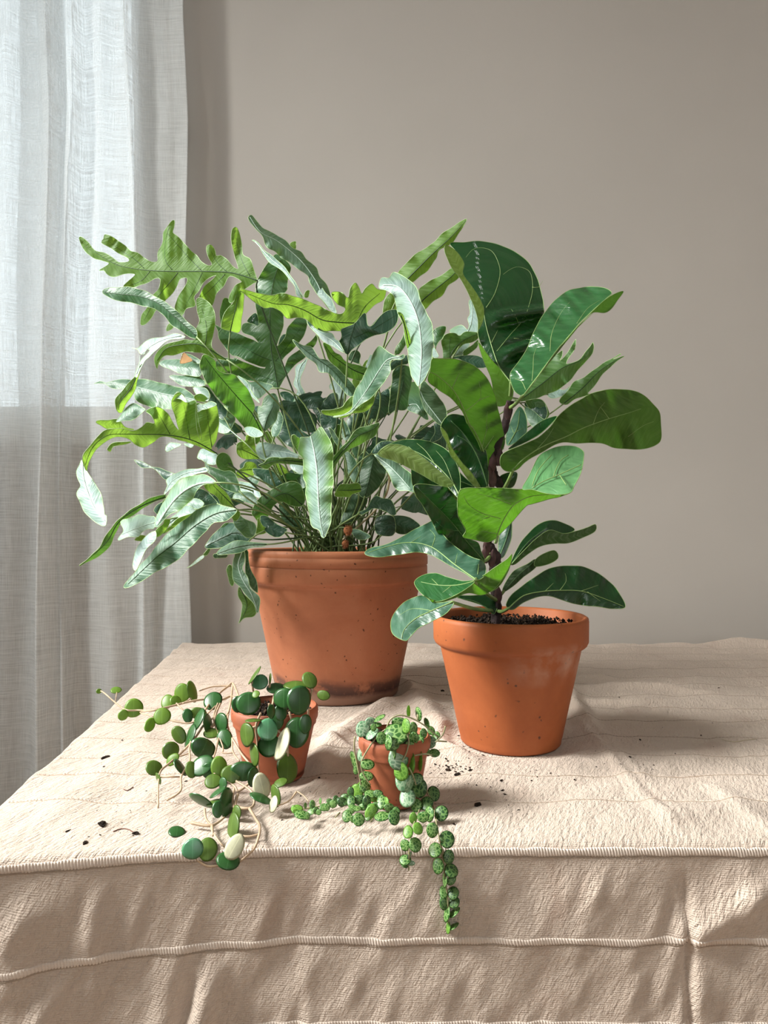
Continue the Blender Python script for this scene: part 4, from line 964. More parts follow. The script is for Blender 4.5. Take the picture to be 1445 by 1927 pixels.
frond("@3 580,870 600,830 640,810 620,880 600,895", .90, 0, 0, DK, True)
frond("@3 940,1130 980,1050 1060,960 1080,970 1000,1060 950,1150 930,1175 910,1170", .91, 0, 0, MI, False, stalk=None)
frond("@3 800,1262 860,1210 915,1175 915,1190 870,1225", .9, -.05, -.05, W, True, stalk=None, rib_r=.0004)
frond("@3 1005,1165 1050,1120 1120,1080 1200,1075 1280,1090 1350,1095 1330,1110 1250,1120 1180,1150 1100,1165", .86, -.03, -.06, G, True, "@3 1345,1100 1220,1105 1100,1130 1010,1163")
frond("@3 985,1165 1070,1165 1065,1190 990,1195", .90, 0, 0, DK, False, stalk=None)
# hanging beside the pot
frond("@k 10,160 70,135 75,200 60,250 90,310 110,380 170,440 180,490 160,550 140,500 80,430 40,380 0,330 -10,250", .855, -.05, -.01, G, True, "@k 55,140 30,230 60,330 120,430 160,540", ribmat='fern_rib_pale')
frond("@k 35,375 60,420 130,480 150,540 130,580 70,590 30,628 50,560 60,500 30,440", .88, 0, 0, 'fern_mid2', False, "@k 40,380 90,500 40,620", stalk=None)
frond("@k 75,130 100,140 105,240 150,330 165,420 120,380 85,300", .875, 0, 0, DK, False, stalk=None)
frond("@k -50,250 -20,230 0,320 -10,370 -35,340", .88, 0, 0, MI, False, stalk=None)
# behind the fig tree
frond("@5 740,830 800,760 830,715 880,655 940,595 940,625 930,645 980,590 1005,543 1000,590 960,660 1020,640 1060,590 1085,558 1082,610 1040,660 1000,710 950,760 880,800 800,825", .98, .0, .0, MI, False, "@5 745,828 850,750 940,680 1030,640 1080,570")
frond("@5 930,835 970,780 1000,740 1050,720 1100,680 1160,640 1215,613 1180,638 1232,624 1170,670 1120,720 1090,770 1060,800 1085,800 1010,820 965,852", 1.0, -.01, .0, MI, False, "@5 950,845 1040,770 1120,690 1220,626")
frond("@5 870,800 900,770 950,780 975,765 940,810 890,820", 1.0, -.03, -.05, W, True)
frond("@5 770,830 840,825 880,890 850,920 800,880", 1.0, 0, .0, MI, False)
frond("@e 300,450 340,400 440,385 490,420 560,375 680,375 690,440 620,490 520,510 440,600 380,660 315,665 305,560", .97, .01, .02, MI, False, "@e 380,660 430,560 540,460 680,400", ("@e 385,640 380,500 400,420",))
frond("@e 380,370 430,320 510,305 570,350 590,300 575,230 600,180 590,60 620,30 680,150 700,230 690,370 560,375 490,410", .99, -.05, -.06, W, True, "@e 560,400 610,300 630,150 615,50", ribmat='fern_rib_pale')
frond("@e 410,660 540,630 650,630 750,660 800,740 700,765 600,750 500,680", .97, 0, -.02, DK, True)
frond("@e 420,650 520,510 610,500 540,590 500,640", .98, -.04, -.06, W, True, stalk=None)
frond("@e 530,600 560,560 640,500 690,460 680,540 600,600 540,630", .975, 0, .02, MI, False, stalk=None)
frond("@e 195,370 260,320 345,318 310,420 260,480 230,550 205,480", .97, -.01, -.01, MI, True)
frond("@e 190,580 215,540 260,640 200,640", .96, -.05, -.05, W, True, stalk=None)
frond("@e 60,1000 100,910 160,960 250,1060 320,1160 350,1290 300,1385 200,1330 120,1230 70,1100", .90, -.01, -.02, 'fern_dull', True, "@e 300,1370 200,1240 110,1120 60,1010", ribmat='fern_rib_pale')
frond("@e -60,960 10,920 50,1000 80,1110 150,1320 60,1280 -90,1200", .93, -.03, -.05, G, True, "@e -60,1170 20,1160 80,1250", ribmat='fern_rib_pale')
frond("@e 1200,1160 1280,1110 1380,1110 1445,1230 1400,1330 1300,1310 1220,1220", 1.0, -.02, -.02, DK, True)
frond("@e 1200,1190 1290,1230 1400,1320 1440,1350 1350,1440 1230,1340", .99, -.03, -.05, G, True)
frond("@h 215,100 310,110 290,240 230,290 170,300 215,200", .96, 0, 0, DK, True)
# fuzzy rhizome between the stalks
def fuzz(cx_, cy_, d_, r):
    V, Fc = [], []; c = np.array(P(cx_, cy_, d_))
    bm = bmesh.new(); bmesh.ops.create_icosphere(bm, subdivisions=3, radius=r * .8)
    for v in bm.verts: V.append(tuple(c + np.array(v.co) * (1 + .15 * mnoise.noise(v.co * 300))))
    for f in bm.faces: Fc.append(tuple(v.index for v in f.verts))
    bm.free()
    for i in range(420):
        d = rng.normal(size=3); d /= np.linalg.norm(d); tip = c + d * r * rng.uniform(1.0, 1.35); s1 = np.cross(d, [0, 0, 1.]); s1 /= np.linalg.norm(s1) + 1e-9
        b = len(V); a = c + d * r * .7; V += [tuple(a + s1 * .00025), tuple(a - s1 * .00025), tuple(tip)]; Fc.append((b, b + 1, b + 2))
    return mesh_obj('fuzzy_rhizome', V, Fc, M['fuzz'], fern)
fuzz(655, 998, .885, .0075); fuzz(650, 1024, .885, .006)
# inner thicket: thin stems rising from the soil
for i in range(26):
    a = rng.uniform(0, 6.28); R = root_pt(a, rng.uniform(.01, .08), .185); tx_, tz = rng.uniform(-.16, .14), rng.uniform(.09, .24)
    tip = R + np.array([tx_, rng.uniform(-.05, .12), tz]); md = R + np.array([tx_ * .3, .0, tz * .6])
    tube('stalk', [R, md, tip], .0013, .0008, M['stalk_dark' if i % 3 else 'stalk'], fern, 5)
    # each carries a small shaded blade
    w = rng.uniform(.012, .022); L = rng.uniform(.05, .09); dr = (tip - md); dr /= np.linalg.norm(dr); sd = np.cross(dr, [rng.uniform(-.4, .4), -1, 0]); sd /= np.linalg.norm(sd)
    nrm = np.cross(dr, sd); V, Fc, uvs = [], [], []
    for j in range(13):
        t_ = j / 12; ww = w * (math.sin(math.pi * min(1, t_ * .96 + .02)) ** .6) * (1 + .18 * math.sin(t_ * 15 + i))
        c = tip + dr * L * t_ + np.array([0, 0, -.03]) * t_ * t_ * rng.uniform(.8, 1)
        for k in (-1, -.5, 0, .5, 1):
            V.append(tuple(c + sd * ww * k + nrm * (.004 * abs(k) + .002 * math.sin(t_ * 14 + k * 2)))); uvs.append((k * .2, t_))
    for j in range(12):
        for k in range(4): Fc.append((j * 5 + k, j * 5 + k + 1, (j + 1) * 5 + k + 1, (j + 1) * 5 + k))
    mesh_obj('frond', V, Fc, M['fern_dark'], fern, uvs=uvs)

# ============================================================ fiddle-leaf fig
GX, GY = .1415, .752
fig = thing('potted_fiddle_leaf_fig', (GX, GY, T + .001), 'fig tree with big glossy dark green leaves in the orange terracotta pot, right', 'plant')
p2 = rim_pot(fig, GX, GY, .0858, .0548, .1405, .033, .0075, .007, M['pot_new'], False); p2['label'] = 'smooth orange terracotta pot with white bloom under its rim'
soil_disc(fig, .0772, .1275, .007, 520, 9)
stem_px = [(930, 1180, .752), (934, 1130, .752), (928, 1090, .752), (933, 1050, .75), (918, 1020, .75), (930, 985, .75), (945, 930, .752), (928, 890, .752), (930, 850, .755), (950, 800, .757), (960, 755, .757)]
sp3 = np.array([P(*q) for q in stem_px]); sp3[0] = (P(930, 1180, .752).x, .752, T + .115)
def stem_mesh():
    c = catmull_n(sp3, 12); n = len(c); V, Fc = [], []
    r = np.array([.0060 * (1 - .25 * i / n) * (1 + .22 * math.sin(i * .9) * abs(math.sin(i * .37))) for i in range(n)])
    tube_geo(c, r, 10, V, Fc)
    V = [tuple(Vector(v) + Vector((1, 1, 1)) * .0014 * mnoise.noise(Vector(v) * 230)) for v in V]
    return mesh_obj('stem', V, Fc, M['fig_bark'], fig)
stem_mesh()
# papery brown sheaths at the nodes
for i, (x, y) in enumerate(((927, 872), (938, 862), (922, 895), (916, 1030), (924, 1052), (914, 1045), (938, 1120), (925, 905), (955, 775))):
    c = P(x, y, .744); V, Fc = [], []
    for j in range(7):
        t_ = j / 6; w = .0042 * math.sin(math.pi * (.12 + .86 * t_)) + .0003
        for k in (-1, 0, 1): V.append((c.x + k * w + .002 * math.sin(i * 2) * t_, c.y - .002 * (1 - k * k) - .002 * t_, c.z - .009 + .020 * t_))
    for j in range(6):
        for k in range(2): Fc.append((j * 3 + k, j * 3 + k + 1, j * 3 + k + 4, j * 3 + k + 3))
    mesh_obj('leaf_sheath', V, Fc, M['sheath'], fig)
def fleaf(outline, d, sx, sy, mat, up, rib, veins=(), pet=None, flaps=(), vein='fig_vein', **kw):
    kw.setdefault('ruf', .0032); kw.setdefault('fold', .014); kw.setdefault('wavy', .35); kw.setdefault('rib_r', .00075)
    ob, rl, dp = leaf(fig, 'leaf', outline, d, sx, sy, mat, up, rib, veins, ribmat=vein, margin='fig_margin', mr=.00034, **kw)
    for fo in flaps:
        fl, r_, d_ = leaf(ob, 'folded_edge', fo[0], fo[1], fo[2], fo[3], fo[4], fo[5], None, (), ribmat=vein, margin='fig_margin', mr=.00034, ruf=.001, fold=fo[6] if len(fo) > 6 else .004, wavy=.2, ribs=False)
        fl.matrix_parent_inverse = Matrix()
    if pet:
        e = rl[0]; de, *_ = dp(np.array([e[0]]), np.array([e[1]])); A = np.array(P(e[0], e[1], de[0])); B_ = np.array(P(*pet))
        V, Fc = [], []; tube_geo(catmull_n([A, (A + B_) / 2 + np.array([0, 0, -.002]), B_], 5), np.linspace(.0016, .0024, 11), 8, V, Fc)
        s_ = mesh_obj('petiole', V, Fc, M['fig_petiole'], ob); s_.matrix_parent_inverse = Matrix()
    return ob
U, LI, UN, DU = 'fig_up', 'fig_light', 'fig_under', 'fig_dull'
# tall top leaf, its left edge rolled over
fleaf("@5 415,95 480,90 560,84 640,100 720,135 780,180 820,250 845,330 856,410 842,470 800,570 760,640 725,690 700,745 680,715 650,680 610,640 575,590 548,530 552,480 572,430 572,390 540,340 500,290 472,240 478,190 450,140",
      .79, -.01, -.025, U, True, "@5 700,745 650,680 625,620 600,540 582,470 572,400", ("@5 635,600 700,520 760,450 790,370 803,300 790,230 740,205 700,215 665,240", "@5 585,395 625,330 650,240 640,180 610,130 560,115 520,125 490,160", "@5 715,540 780,545 815,548", "@5 740,480 720,430 700,400", "@5 800,300 830,300 850,270", "@5 610,560 640,500"),
      (960, 745, .757), [("@5 395,103 430,120 460,150 482,190 476,235 512,290 550,345 573,400 571,450 548,500 545,450 520,370 470,270 430,220 405,170 390,130", .772, .05, -.02, 'fig_light2', False),
                         ("@5 547,560 580,600 620,650 660,680 700,740 712,790 700,835 660,857 630,850 618,790 605,720 575,650", .765, .06, .0, LI, False, .012)], fold=.01, ruf=.006)
# upper right glossy leaf
fleaf("@5 752,810 720,790 700,745 698,705 730,660 770,600 800,530 840,450 890,380 960,322 1030,302 1100,298 1150,308 1174,328 1150,352 1100,395 1040,450 980,520 920,590 860,670 800,750 762,806",
      .735, -.02, -.05, 'fig_gloss', True, "@5 758,808 830,715 920,590 1000,502 1080,425 1170,335", ("@5 800,740 805,680 808,620 830,560", "@5 885,600 892,520 930,430 975,370", "@5 1010,470 1060,400 1120,360", "@5 770,780 750,740 720,730"),
      (955, 770, .755), [("@5 1228,320 1200,362 1170,402 1140,420 1090,418 1050,448 980,530 900,630 820,725 770,802 862,672 980,522 1100,396 1150,354 1190,330", .728, .05, .03, UN, False)], fold=.012)
# centre left leaf showing its underside
fleaf("@5 312,740 322,690 330,640 350,635 440,637 520,665 580,715 620,790 640,870 660,950 672,1020 665,1060 @6 668,150 650,185 620,202 600,205 590,235 540,120 490,30 @5 495,940 470,880 420,820 360,780",
      .70, .03, .04, UN, False, "@6 592,236 560,140 520,60 @5 510,950 490,900 460,830 420,770 350,710 320,700", ("@5 490,880 550,830 @5 560,800 550,740", "@6 565,150 590,60 @5 585,960 590,880", "@6 575,165 620,100", "@5 425,775 440,740 460,700", "@5 550,830 600,810"), (928, 890, .752), fold=.014, rib_r=.0011, ruf=.003)
# far right leaf, underside
fleaf("@6 700,268 670,262 652,235 655,195 @5 680,1070 740,1045 820,1010 880,960 915,915 960,870 1020,830 1090,795 1180,778 1270,785 1320,805 1370,850 1398,890 1404,960 @6 1405,115 1385,140 1330,160 1250,162 1180,155 1120,133 1010,135 930,132 850,175 770,220 735,255",
      .72, .02, .03, UN, False, "@6 712,255 770,200 850,150 @5 960,1000 1040,960 1150,920 1250,890 1310,870", ("@5 1085,945 1110,880 1140,840", "@6 820,165 870,110 @5 900,960", "@5 1160,915 1120,860", "@5 1250,1000 1320,950 1370,930"), (945, 925, .752),
      [("@5 916,905 880,950 820,1000 740,1040 690,1060 720,1030 790,970 850,925", .745, -.02, -.05, U, True)], fold=.008, ruf=.003)
# bright leaf in the middle: folded, lower lobe underside and upper face to the right
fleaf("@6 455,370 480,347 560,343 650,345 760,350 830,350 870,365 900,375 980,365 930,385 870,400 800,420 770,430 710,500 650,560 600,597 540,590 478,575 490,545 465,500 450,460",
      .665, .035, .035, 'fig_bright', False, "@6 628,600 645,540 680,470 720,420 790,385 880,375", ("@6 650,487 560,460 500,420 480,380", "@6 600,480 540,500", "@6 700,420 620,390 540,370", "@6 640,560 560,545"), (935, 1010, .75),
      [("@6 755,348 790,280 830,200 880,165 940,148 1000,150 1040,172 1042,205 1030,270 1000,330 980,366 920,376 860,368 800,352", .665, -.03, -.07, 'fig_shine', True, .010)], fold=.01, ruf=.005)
MIDL = [o for o in fig.children][-1]
V_, F_ = [], []
for ln in ("@6 800,345 850,315 920,285 1030,235", "@6 800,335 830,260 890,190", "@6 930,285 960,330", "@6 900,290 930,220 970,190"):
    q = catmull(pts(ln), 6)[:, :2]; dd = .665 - .03 * (q[:, 0] - 1045) / 100 - .07 * (q[:, 1] - 885) / 100 - .0015
    tube_geo(PA(q[:, 0], q[:, 1], dd), .0005, 5, V_, F_)
vv = mesh_obj('vein', V_, F_, M['fig_vein'], MIDL); vv.matrix_parent_inverse = Matrix()
# left leaf: lime underside rolled over the dark face
fleaf("@6 85,175 110,150 170,125 250,117 330,130 390,160 430,200 460,270 464,350 470,400 440,380 380,310 300,250 200,200 120,190",
      .74, -.02, -.04, U, True, "@6 466,395 420,310 330,220 230,165 120,160", ("@6 340,225 300,170 260,135", "@6 430,320 390,220 350,170", "@6 250,175 220,150"), (930, 960, .75),
      [("@6 78,182 110,152 160,140 220,155 300,210 360,260 420,310 460,362 470,402 455,412 400,352 330,310 250,265 160,220 100,202", .715, -.015, .02, 'fig_light2', False, .012)], fold=.012)
# dark deep leaf between
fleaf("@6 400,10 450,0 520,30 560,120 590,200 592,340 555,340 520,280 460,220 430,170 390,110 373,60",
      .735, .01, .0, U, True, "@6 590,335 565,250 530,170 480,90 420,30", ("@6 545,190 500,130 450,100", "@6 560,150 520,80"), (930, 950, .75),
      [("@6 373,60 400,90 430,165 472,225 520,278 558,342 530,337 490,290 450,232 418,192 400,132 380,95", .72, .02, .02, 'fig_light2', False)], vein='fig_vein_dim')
fleaf("@6 245,200 330,170 420,230 480,290 530,340 480,350 400,340 300,335 240,330", .80, 0, 0, U, True, "@6 530,340 400,290 260,260", vein='fig_vein_dim')
# big dark lower left leaf
fleaf("@6 250,330 330,330 420,350 462,400 458,460 480,500 500,575 545,600 560,640 578,692 520,670 460,650 400,610 360,560 330,500 290,430 255,380",
      .715, .01, .01, U, True, "@6 575,688 500,600 420,500 330,410 265,345", ("@6 465,545 400,540 350,500", "@6 415,490 460,440", "@6 500,600 540,610", "@6 370,445 420,400"), (925, 1040, .75), vein='fig_vein_dim')
# low spreading leaf over the big pot's rim
fleaf("@6 15,650 40,627 100,615 160,590 230,550 310,510 345,500 380,560 440,620 520,670 572,690 580,750 540,777 480,742 400,700 340,665 270,645 190,655 100,667 40,665",
      .70, -.02, -.07, DU, True, "@6 535,772 440,705 330,622 220,600 110,622 30,648", ("@6 330,622 345,570 320,540", "@6 440,700 450,650", "@6 230,602 280,570", "@6 545,750 550,700"), (930, 1075, .75), ruf=.006)
# lower left cupped leaf
fleaf("@6 252,778 300,750 350,745 400,760 470,780 530,780 500,812 450,842 400,865 340,877 290,847 258,812", .66, -.03, -.08, 'fig_gloss', True, "@6 530,782 450,800 360,800 280,785", ("@6 420,805 380,835", "@6 360,800 330,770"), (935, 1130, .75),
      [("@6 530,778 580,750 620,720 680,680 705,655 700,690 690,720 640,800 600,832 560,847 500,837 430,862 350,888 315,862 290,850 350,872 420,852 480,822", .655, .03, .05, 'fig_bright', False, .008)], fold=.008)
fleaf("@6 690,690 690,730 650,800 610,830 590,825 620,770", .68, .02, .02, UN, False, "@6 600,830 650,760 690,700", vein='fig_vein_dim')
# lowest left leaf
fleaf("@6 290,850 340,882 430,878 410,920 370,950 320,975 270,1000 230,1040 207,1062 160,1040 140,1010 142,960 170,910 220,870",
      .64, -.03, -.05, 'fig_pale', True, "@6 425,880 330,920 250,960 200,1010 190,1050", ("@6 330,920 240,910 180,940", "@6 250,960 290,930"), (930, 1150, .752))
# low right leaf
fleaf("@6 690,912 678,890 700,850 760,800 830,750 890,720 960,710 1030,712 1100,740 1170,790 1210,840 1236,902 1180,911 1100,900 1010,890 940,870 880,850 820,857 760,882 715,912",
      .73, .015, -.03, U, True, "@6 690,908 760,850 850,830 930,825 1030,828 1130,860 1230,900", ("@6 930,825 960,780 955,745", "@6 1030,828 1110,800", "@6 860,830 900,790", "@6 1060,832 1120,875"), (935, 1150, .752))
# right narrow leaf, wavy
fleaf("@6 700,705 730,630 780,560 840,510 900,497 950,510 1000,540 950,560 880,545 820,590 760,650", .80, .0, -.02, U, True, "@6 705,700 780,600 870,530", (), (930, 1055, .75),
      [("@6 705,700 760,640 815,585 880,543 950,558 1010,545 1060,530 1097,515 1097,545 1050,572 970,602 900,605 830,622 770,662 720,702", .79, .02, .02, 'fig_deep', False)], vein='fig_vein_dim')
fleaf("@6 662,832 680,780 720,730 780,700 815,680 820,712 760,762 700,812", .76, 0, -.01, 'fig_deep', False, "@6 670,825 740,750 810,690", (), (935, 1120, .752),
      [("@6 815,682 850,655 905,637 922,670 880,700 815,712", .755, .01, .0, UN, False)], vein='fig_vein_dim')
fleaf("@6 700,490 706,560 690,620 660,672 642,650 645,580 662,530", .80, -.01, -.02, DU, True, "@6 650,660 680,580 700,500", vein='fig_vein_dim')
fleaf("@5 740,860 770,900 776,960 762,1010 720,1030 682,1042 680,990 700,930", .81, -.03, -.05, 'fig_pale', True, "@5 690,1035 730,960 742,880", ("@5 720,980 760,960", "@5 715,985 700,950"))
fleaf("@6 440,850 520,850 600,845 640,880 620,935 580,900 520,880", .745, 0, -.02, U, True, "@6 620,930 540,880 450,860", vein='fig_vein_dim')
fleaf("@6 650,290 725,270 722,320 700,345 640,345", .75, 0, 0, U, True, "@6 660,340 720,290", vein='fig_vein_dim')

# ============================================================ the two small trailing plants
def small_pot(name, px, py_rim, D, h, base_d, lab, labpot, zr, rimh=.017, lip=.0035):
    x = (px - CX) / F * base_d
    t = thing(name, (x, base_d, T + .001), lab, 'plant')
    o = rim_pot(t, x, base_d, D / 2, D * .33, h, rimh, lip, .0035, M['pot_small'], False, 72); o['label'] = labpot
    soil_disc(t, D / 2 - .006, h - .007, .003, 160, zr)
    return t
hoya = small_pot('potted_trailing_peperomia', 519, 0, .083, .067, .645, 'small terracotta pot with smooth round green leaves trailing left over the cloth', 'small terracotta pot with worn brown rim', 5)
turt = small_pot('potted_string_of_turtles', 742, 0, .063, .058, .584, 'smallest terracotta pot overflowing with tiny pale-veined round leaves on hanging strings', 'smallest terracotta pot, mostly hidden by leaves', 8, .016, .003)

def disc_leaf(mats_name, seed, thick=.10, notch=0.0):
    """unit round fleshy leaf with a domed face"""
    V, Fc, uvs = [], [], []; nr_, na = 5, 20
    V.append((0, 0, .12)); uvs.append((0, 0))
    for i in range(1, nr_ + 1):
        r = i / nr_
        for k in range(na):
            a = 2 * math.pi * k / na; rr = r * (1 - notch * math.exp(-((a - math.pi * 1.5) / .35) ** 2) + .02 * math.sin(3 * a + seed))
            V.append((rr * math.cos(a), rr * math.sin(a), .12 * (1 - r * r) - .05 * abs(math.cos(a)) * r * r)); uvs.append((rr * math.cos(a), rr * math.sin(a)))
    nb = len(V)
    for i in range(nr_ - 1, 0, -1):
        r = i / nr_ * .97
        for k in range(na):
            a = 2 * math.pi * k / na; V.append((r * math.cos(a), r * math.sin(a), -thick * (1 - r * r) ** .5 + .12 * (1 - r * r) - .05 * abs(math.cos(a)) * r * r)); uvs.append((r * math.cos(a), r * math.sin(a)))
    V.append((0, 0, .12 - thick)); uvs.append((0, 0)); last = len(V) - 1
    for k in range(na): Fc.append((0, 1 + k, 1 + (k + 1) % na))
    rings = [1 + i * na for i in range(nr_)] + [nb + i * na for i in range(nr_ - 1)]
    for a_, b_ in zip(rings[:-1], rings[1:]):
        for k in range(na):
            l = (k + 1) % na; Fc.append((a_ + k, b_ + k, b_ + l, a_ + l))
    for k in range(na): Fc.append((rings[-1] + k, last, rings[-1] + (k + 1) % na))
    me = bpy.data.meshes.new(mats_name); me.from_pydata(V, [], Fc); me.materials.append(M[mats_name])
    me.polygons.foreach_set('use_smooth', [True] * len(me.polygons))
    uvl = me.uv_layers.new(name='UVMap'); li = np.empty(len(me.loops), dtype=np.int32); me.loops.foreach_get('vertex_index', li)
    uvl.data.foreach_set('uv', np.array(uvs, dtype=np.float32)[li].ravel()); me.update()
    return me
def place_disc(parent, me, px, py, d, ax, ay, rot, tx=0.0, ty=0.0, name='leaf'):
    """ax, ay half axes in photo pixels, rot degrees (clockwise in the photo), tx/ty tilt in radians"""
    o = bpy.data.objects.new(name, me); C.objects.link(o)
    c = P(px, py, d); r = math.radians(-rot)
    vdir = (Vector((0, 0, T + H)) - c).normalized()
    X0 = Vector((0, 0, 1)).cross(vdir).normalized(); Y0 = vdir.cross(X0)
    X = X0 * math.cos(r) + Y0 * math.sin(r); Yv = vdir.cross(X)
    s = d / F; big = max(ax, ay)
    # a narrow outline is a rounder leaf seen at a slant
    tilt = 0
    sx_, sy_ = ax, ay
    if ay < ax * .62: tilt = math.acos(max(.2, ay / (ax * .86))); sy_ = ay / math.cos(tilt); R = Matrix.Rotation(-tilt, 3, X)
    elif ax < ay * .62: tilt = math.acos(max(.2, ax / (ay * .86))); sx_ = ax / math.cos(tilt); R = Matrix.Rotation(tilt if tx >= 0 else -tilt, 3, Yv)
    else: R = Matrix.Rotation(tx, 3, X) @ Matrix.Rotation(ty, 3, Yv)
    X2, Y2, Z2 = R @ X, R @ Yv, R @ vdir
    m = Matrix(((X2.x, Y2.x, Z2.x), (X2.y, Y2.y, Z2.y), (X2.z, Y2.z, Z2.z))) @ Matrix.Diagonal((sx_ * s, sy_ * s, (sx_ + sy_) / 2 * s))
    mw = Matrix.Translation(c) @ m.to_4x4()
    o.parent = parent; o.matrix_parent_inverse = Matrix.Translation(parent.location).inverted(); o.matrix_basis = mw
    return o
HM = {k: disc_leaf('hoya_' + k, i) for i, k in enumerate(('dark', 'olive', 'lime', 'pale', 'light'))}
def hd(x, y):
    """depth of the trailing stems: from the pot rim they sink onto the cloth, then over the table edge"""
    py = 1230 + .3114 * y
    if y > 1140: return .4935
    h = float(np.interp(y, [150, 300, 450, 600, 800, 900, 1000, 1140], [.062, .058, .044, .030, .018, .010, .007, .004]))
    if x < 330: h = min(h, .045)
    return dtab(py, h)
H_L = """262,328,44,46,0,lime 198,371,24,27,20,lime 433,378,42,42,0,lime 360,430,26,40,30,lime 555,238,40,46,0,lime 618,228,22,54,-15,olive 465,290,32,38,0,lime 515,285,28,28,0,lime 155,220,26,16,0,lime 52,227,14,12,0,lime
740,285,46,50,0,dark 588,375,25,36,-10,dark 650,360,42,28,10,olive 650,400,20,60,25,dark 602,495,20,58,20,dark 535,490,32,46,-30,olive 485,585,42,42,0,olive 497,640,36,26,-30,lime 385,690,42,40,0,olive 545,685,18,50,-35,dark 682,570,66,46,28,dark 675,676,62,52,-10,dark 610,700,30,42,-10,olive 712,705,34,38,0,dark
777,683,40,50,0,lime 742,770,42,40,0,olive 850,730,50,44,0,olive 925,710,64,46,8,dark 812,515,38,52,-20,dark 788,425,32,54,0,dark 715,430,22,56,-12,dark 735,480,42,24,0,olive 668,890,20,66,-58,dark 760,895,52,13,-8,olive 828,902,34,72,0,dark 770,940,28,40,0,dark
882,965,22,38,0,olive 860,1050,29,72,6,olive 618,1180,52,48,0,light 710,1182,46,56,0,olive 832,1252,58,46,12,dark 872,1168,44,62,32,pale 1035,800,44,62,-15,pale 1030,872,58,20,25,dark 1118,858,22,54,-12,olive 1150,778,36,20,-20,olive 1105,910,20,40,15,pale 800,790,20,34,0,dark 770,835,46,12,-30,dark 985,745,26,46,10,dark 410,755,10,30,-20,olive"""
H_P = """955,300,60,56,0,dark 890,305,30,40,0,dark 1025,172,40,38,0,light 1120,208,45,26,0,dark 1170,270,54,50,0,dark 1262,280,62,70,0,dark 1240,188,62,20,0,olive 1325,160,37,46,-20,olive 1408,252,34,24,10,olive 1150,355,35,40,0,dark 945,490,34,58,-5,olive 1072,458,50,54,0,light 1125,410,35,40,0,dark
1080,555,56,55,0,dark 1155,547,32,80,20,pale 1248,475,60,72,0,dark 1300,425,32,46,0,dark 988,610,22,58,-8,olive 1190,690,54,78,0,olive 985,402,42,9,0,olive 992,130,8,52,35,olive 1000,245,20,20,0,lime 1085,150,6,26,5,olive 1095,350,20,34,0,dark"""
for s_, onpot in ((H_L, False), (H_P, True)):
    for i, tok in enumerate(s_.split()):
        a = tok.split(','); x, y, ax, ay, ro = map(float, a[:5])
        if onpot: d = .592 - .004 * (i % 3) if y > 230 and x > 900 else .615
        else: d = hd(x, y) + (.003 * math.sin(i * 2.3)) - .002
        o = place_disc(hoya, HM[a[5]], 170 + .3114 * x, 1230 + .3114 * y, d, ax * .3114 * 1.25, ay * .3114 * 1.25, ro, .35 * math.sin(i * 1.7) - .2, .35 * math.sin(i * 2.9))
        if a[5] == 'pale' : o['label'] = 'pale underside of a turned leaf'
        if a[5] == 'light' and y > 1000: o['label'] = 'pale bluish leaf hanging at the table edge'
ST = [("935,245 860,258 790,280 700,275 600,290 480,320 370,345 300,342 215,340 150,295 80,235 48,222", 1.0), ("940,245 865,185 830,200 780,240 700,330 640,440 600,560 600,650 550,740 545,830 460,888", 1.0),
      ("860,190 850,280 830,380 830,440 855,510 860,590 900,650", .9), ("850,195 740,200 660,225", .8), ("790,290 760,360 740,440 690,430 640,500 560,590 480,660 425,710 410,790 410,930", 1.0),
      ("480,400 540,415 610,418 700,370 790,280", .8), ("855,510 910,600 950,650 1010,720", .9), ("780,480 760,580 740,640", .8), ("1010,740 900,830 870,800 780,750 710,690", .9), ("770,300 745,400 800,560 800,600 860,600", .7),
      ("890,850 880,920 960,935 990,900 970,830 880,770", 1.1), ("960,935 1000,1000 1025,1050 1010,1130 980,1190 900,1260", 1.0), ("610,1022 730,1040 810,990", 1.1), ("735,1040 740,1100", 1.1), ("880,965 860,890 870,810", 1.0),
      ("745,1090 790,1150 830,1180", .7), ("640,1240 690,1275 730,1285 810,1275", .9), ("690,940 700,1000 735,1040", .9), ("890,1100 960,1105 1020,1090", .8), ("425,745 540,745", .8), ("370,345 300,355 360,375 390,385", .6), ("520,300 570,350", .7),
      ("850,270 835,350 800,400", .9), ("690,430 760,380 820,380", .9), ("1245,835 1200,890 1130,920", .7), ("1250,833 1290,860 1320,895", .5), ("160,235 150,290", .5), ("230,300 210,350", .5), ("560,300 610,270", .6), ("600,520 680,515 720,540", .8), ("500,580 490,610 540,620 600,600", .7)]
for s_, w in ST:
    q = pts('@7 ' + s_); P3 = [P(x, y, hd((x - 170) / .3114, (y - 1230) / .3114) + .001) for x, y in q]
    if s_.startswith('935') or s_.startswith('940'): P3[0] = Vector((hoya.location.x - .03, .640, T + .066))
    tube('stem', P3, .00125 * w, .0008 * w, M['hoya_stem'], hoya, 6)
for s_ in ("1030,360 1000,440 1010,540 1005,600 1022,740", "1190,340 1130,420 1140,470 1180,490", "1080,300 1085,370 1075,440", "1200,350 1222,420", "1190,560 1195,620", "1318,290 1316,380", "1045,500 1040,560 1005,585", "975,160 985,230", "1345,200 1330,265", "1110,250 1100,310 1080,330", "1010,440 960,450", "1085,160 1082,230"):
    q = pts('@7 ' + s_); tube('stem', [P(x, y, .598 if y > 1320 else .615) for x, y in q], .0011, .0009, M['hoya_stem'], hoya, 6)

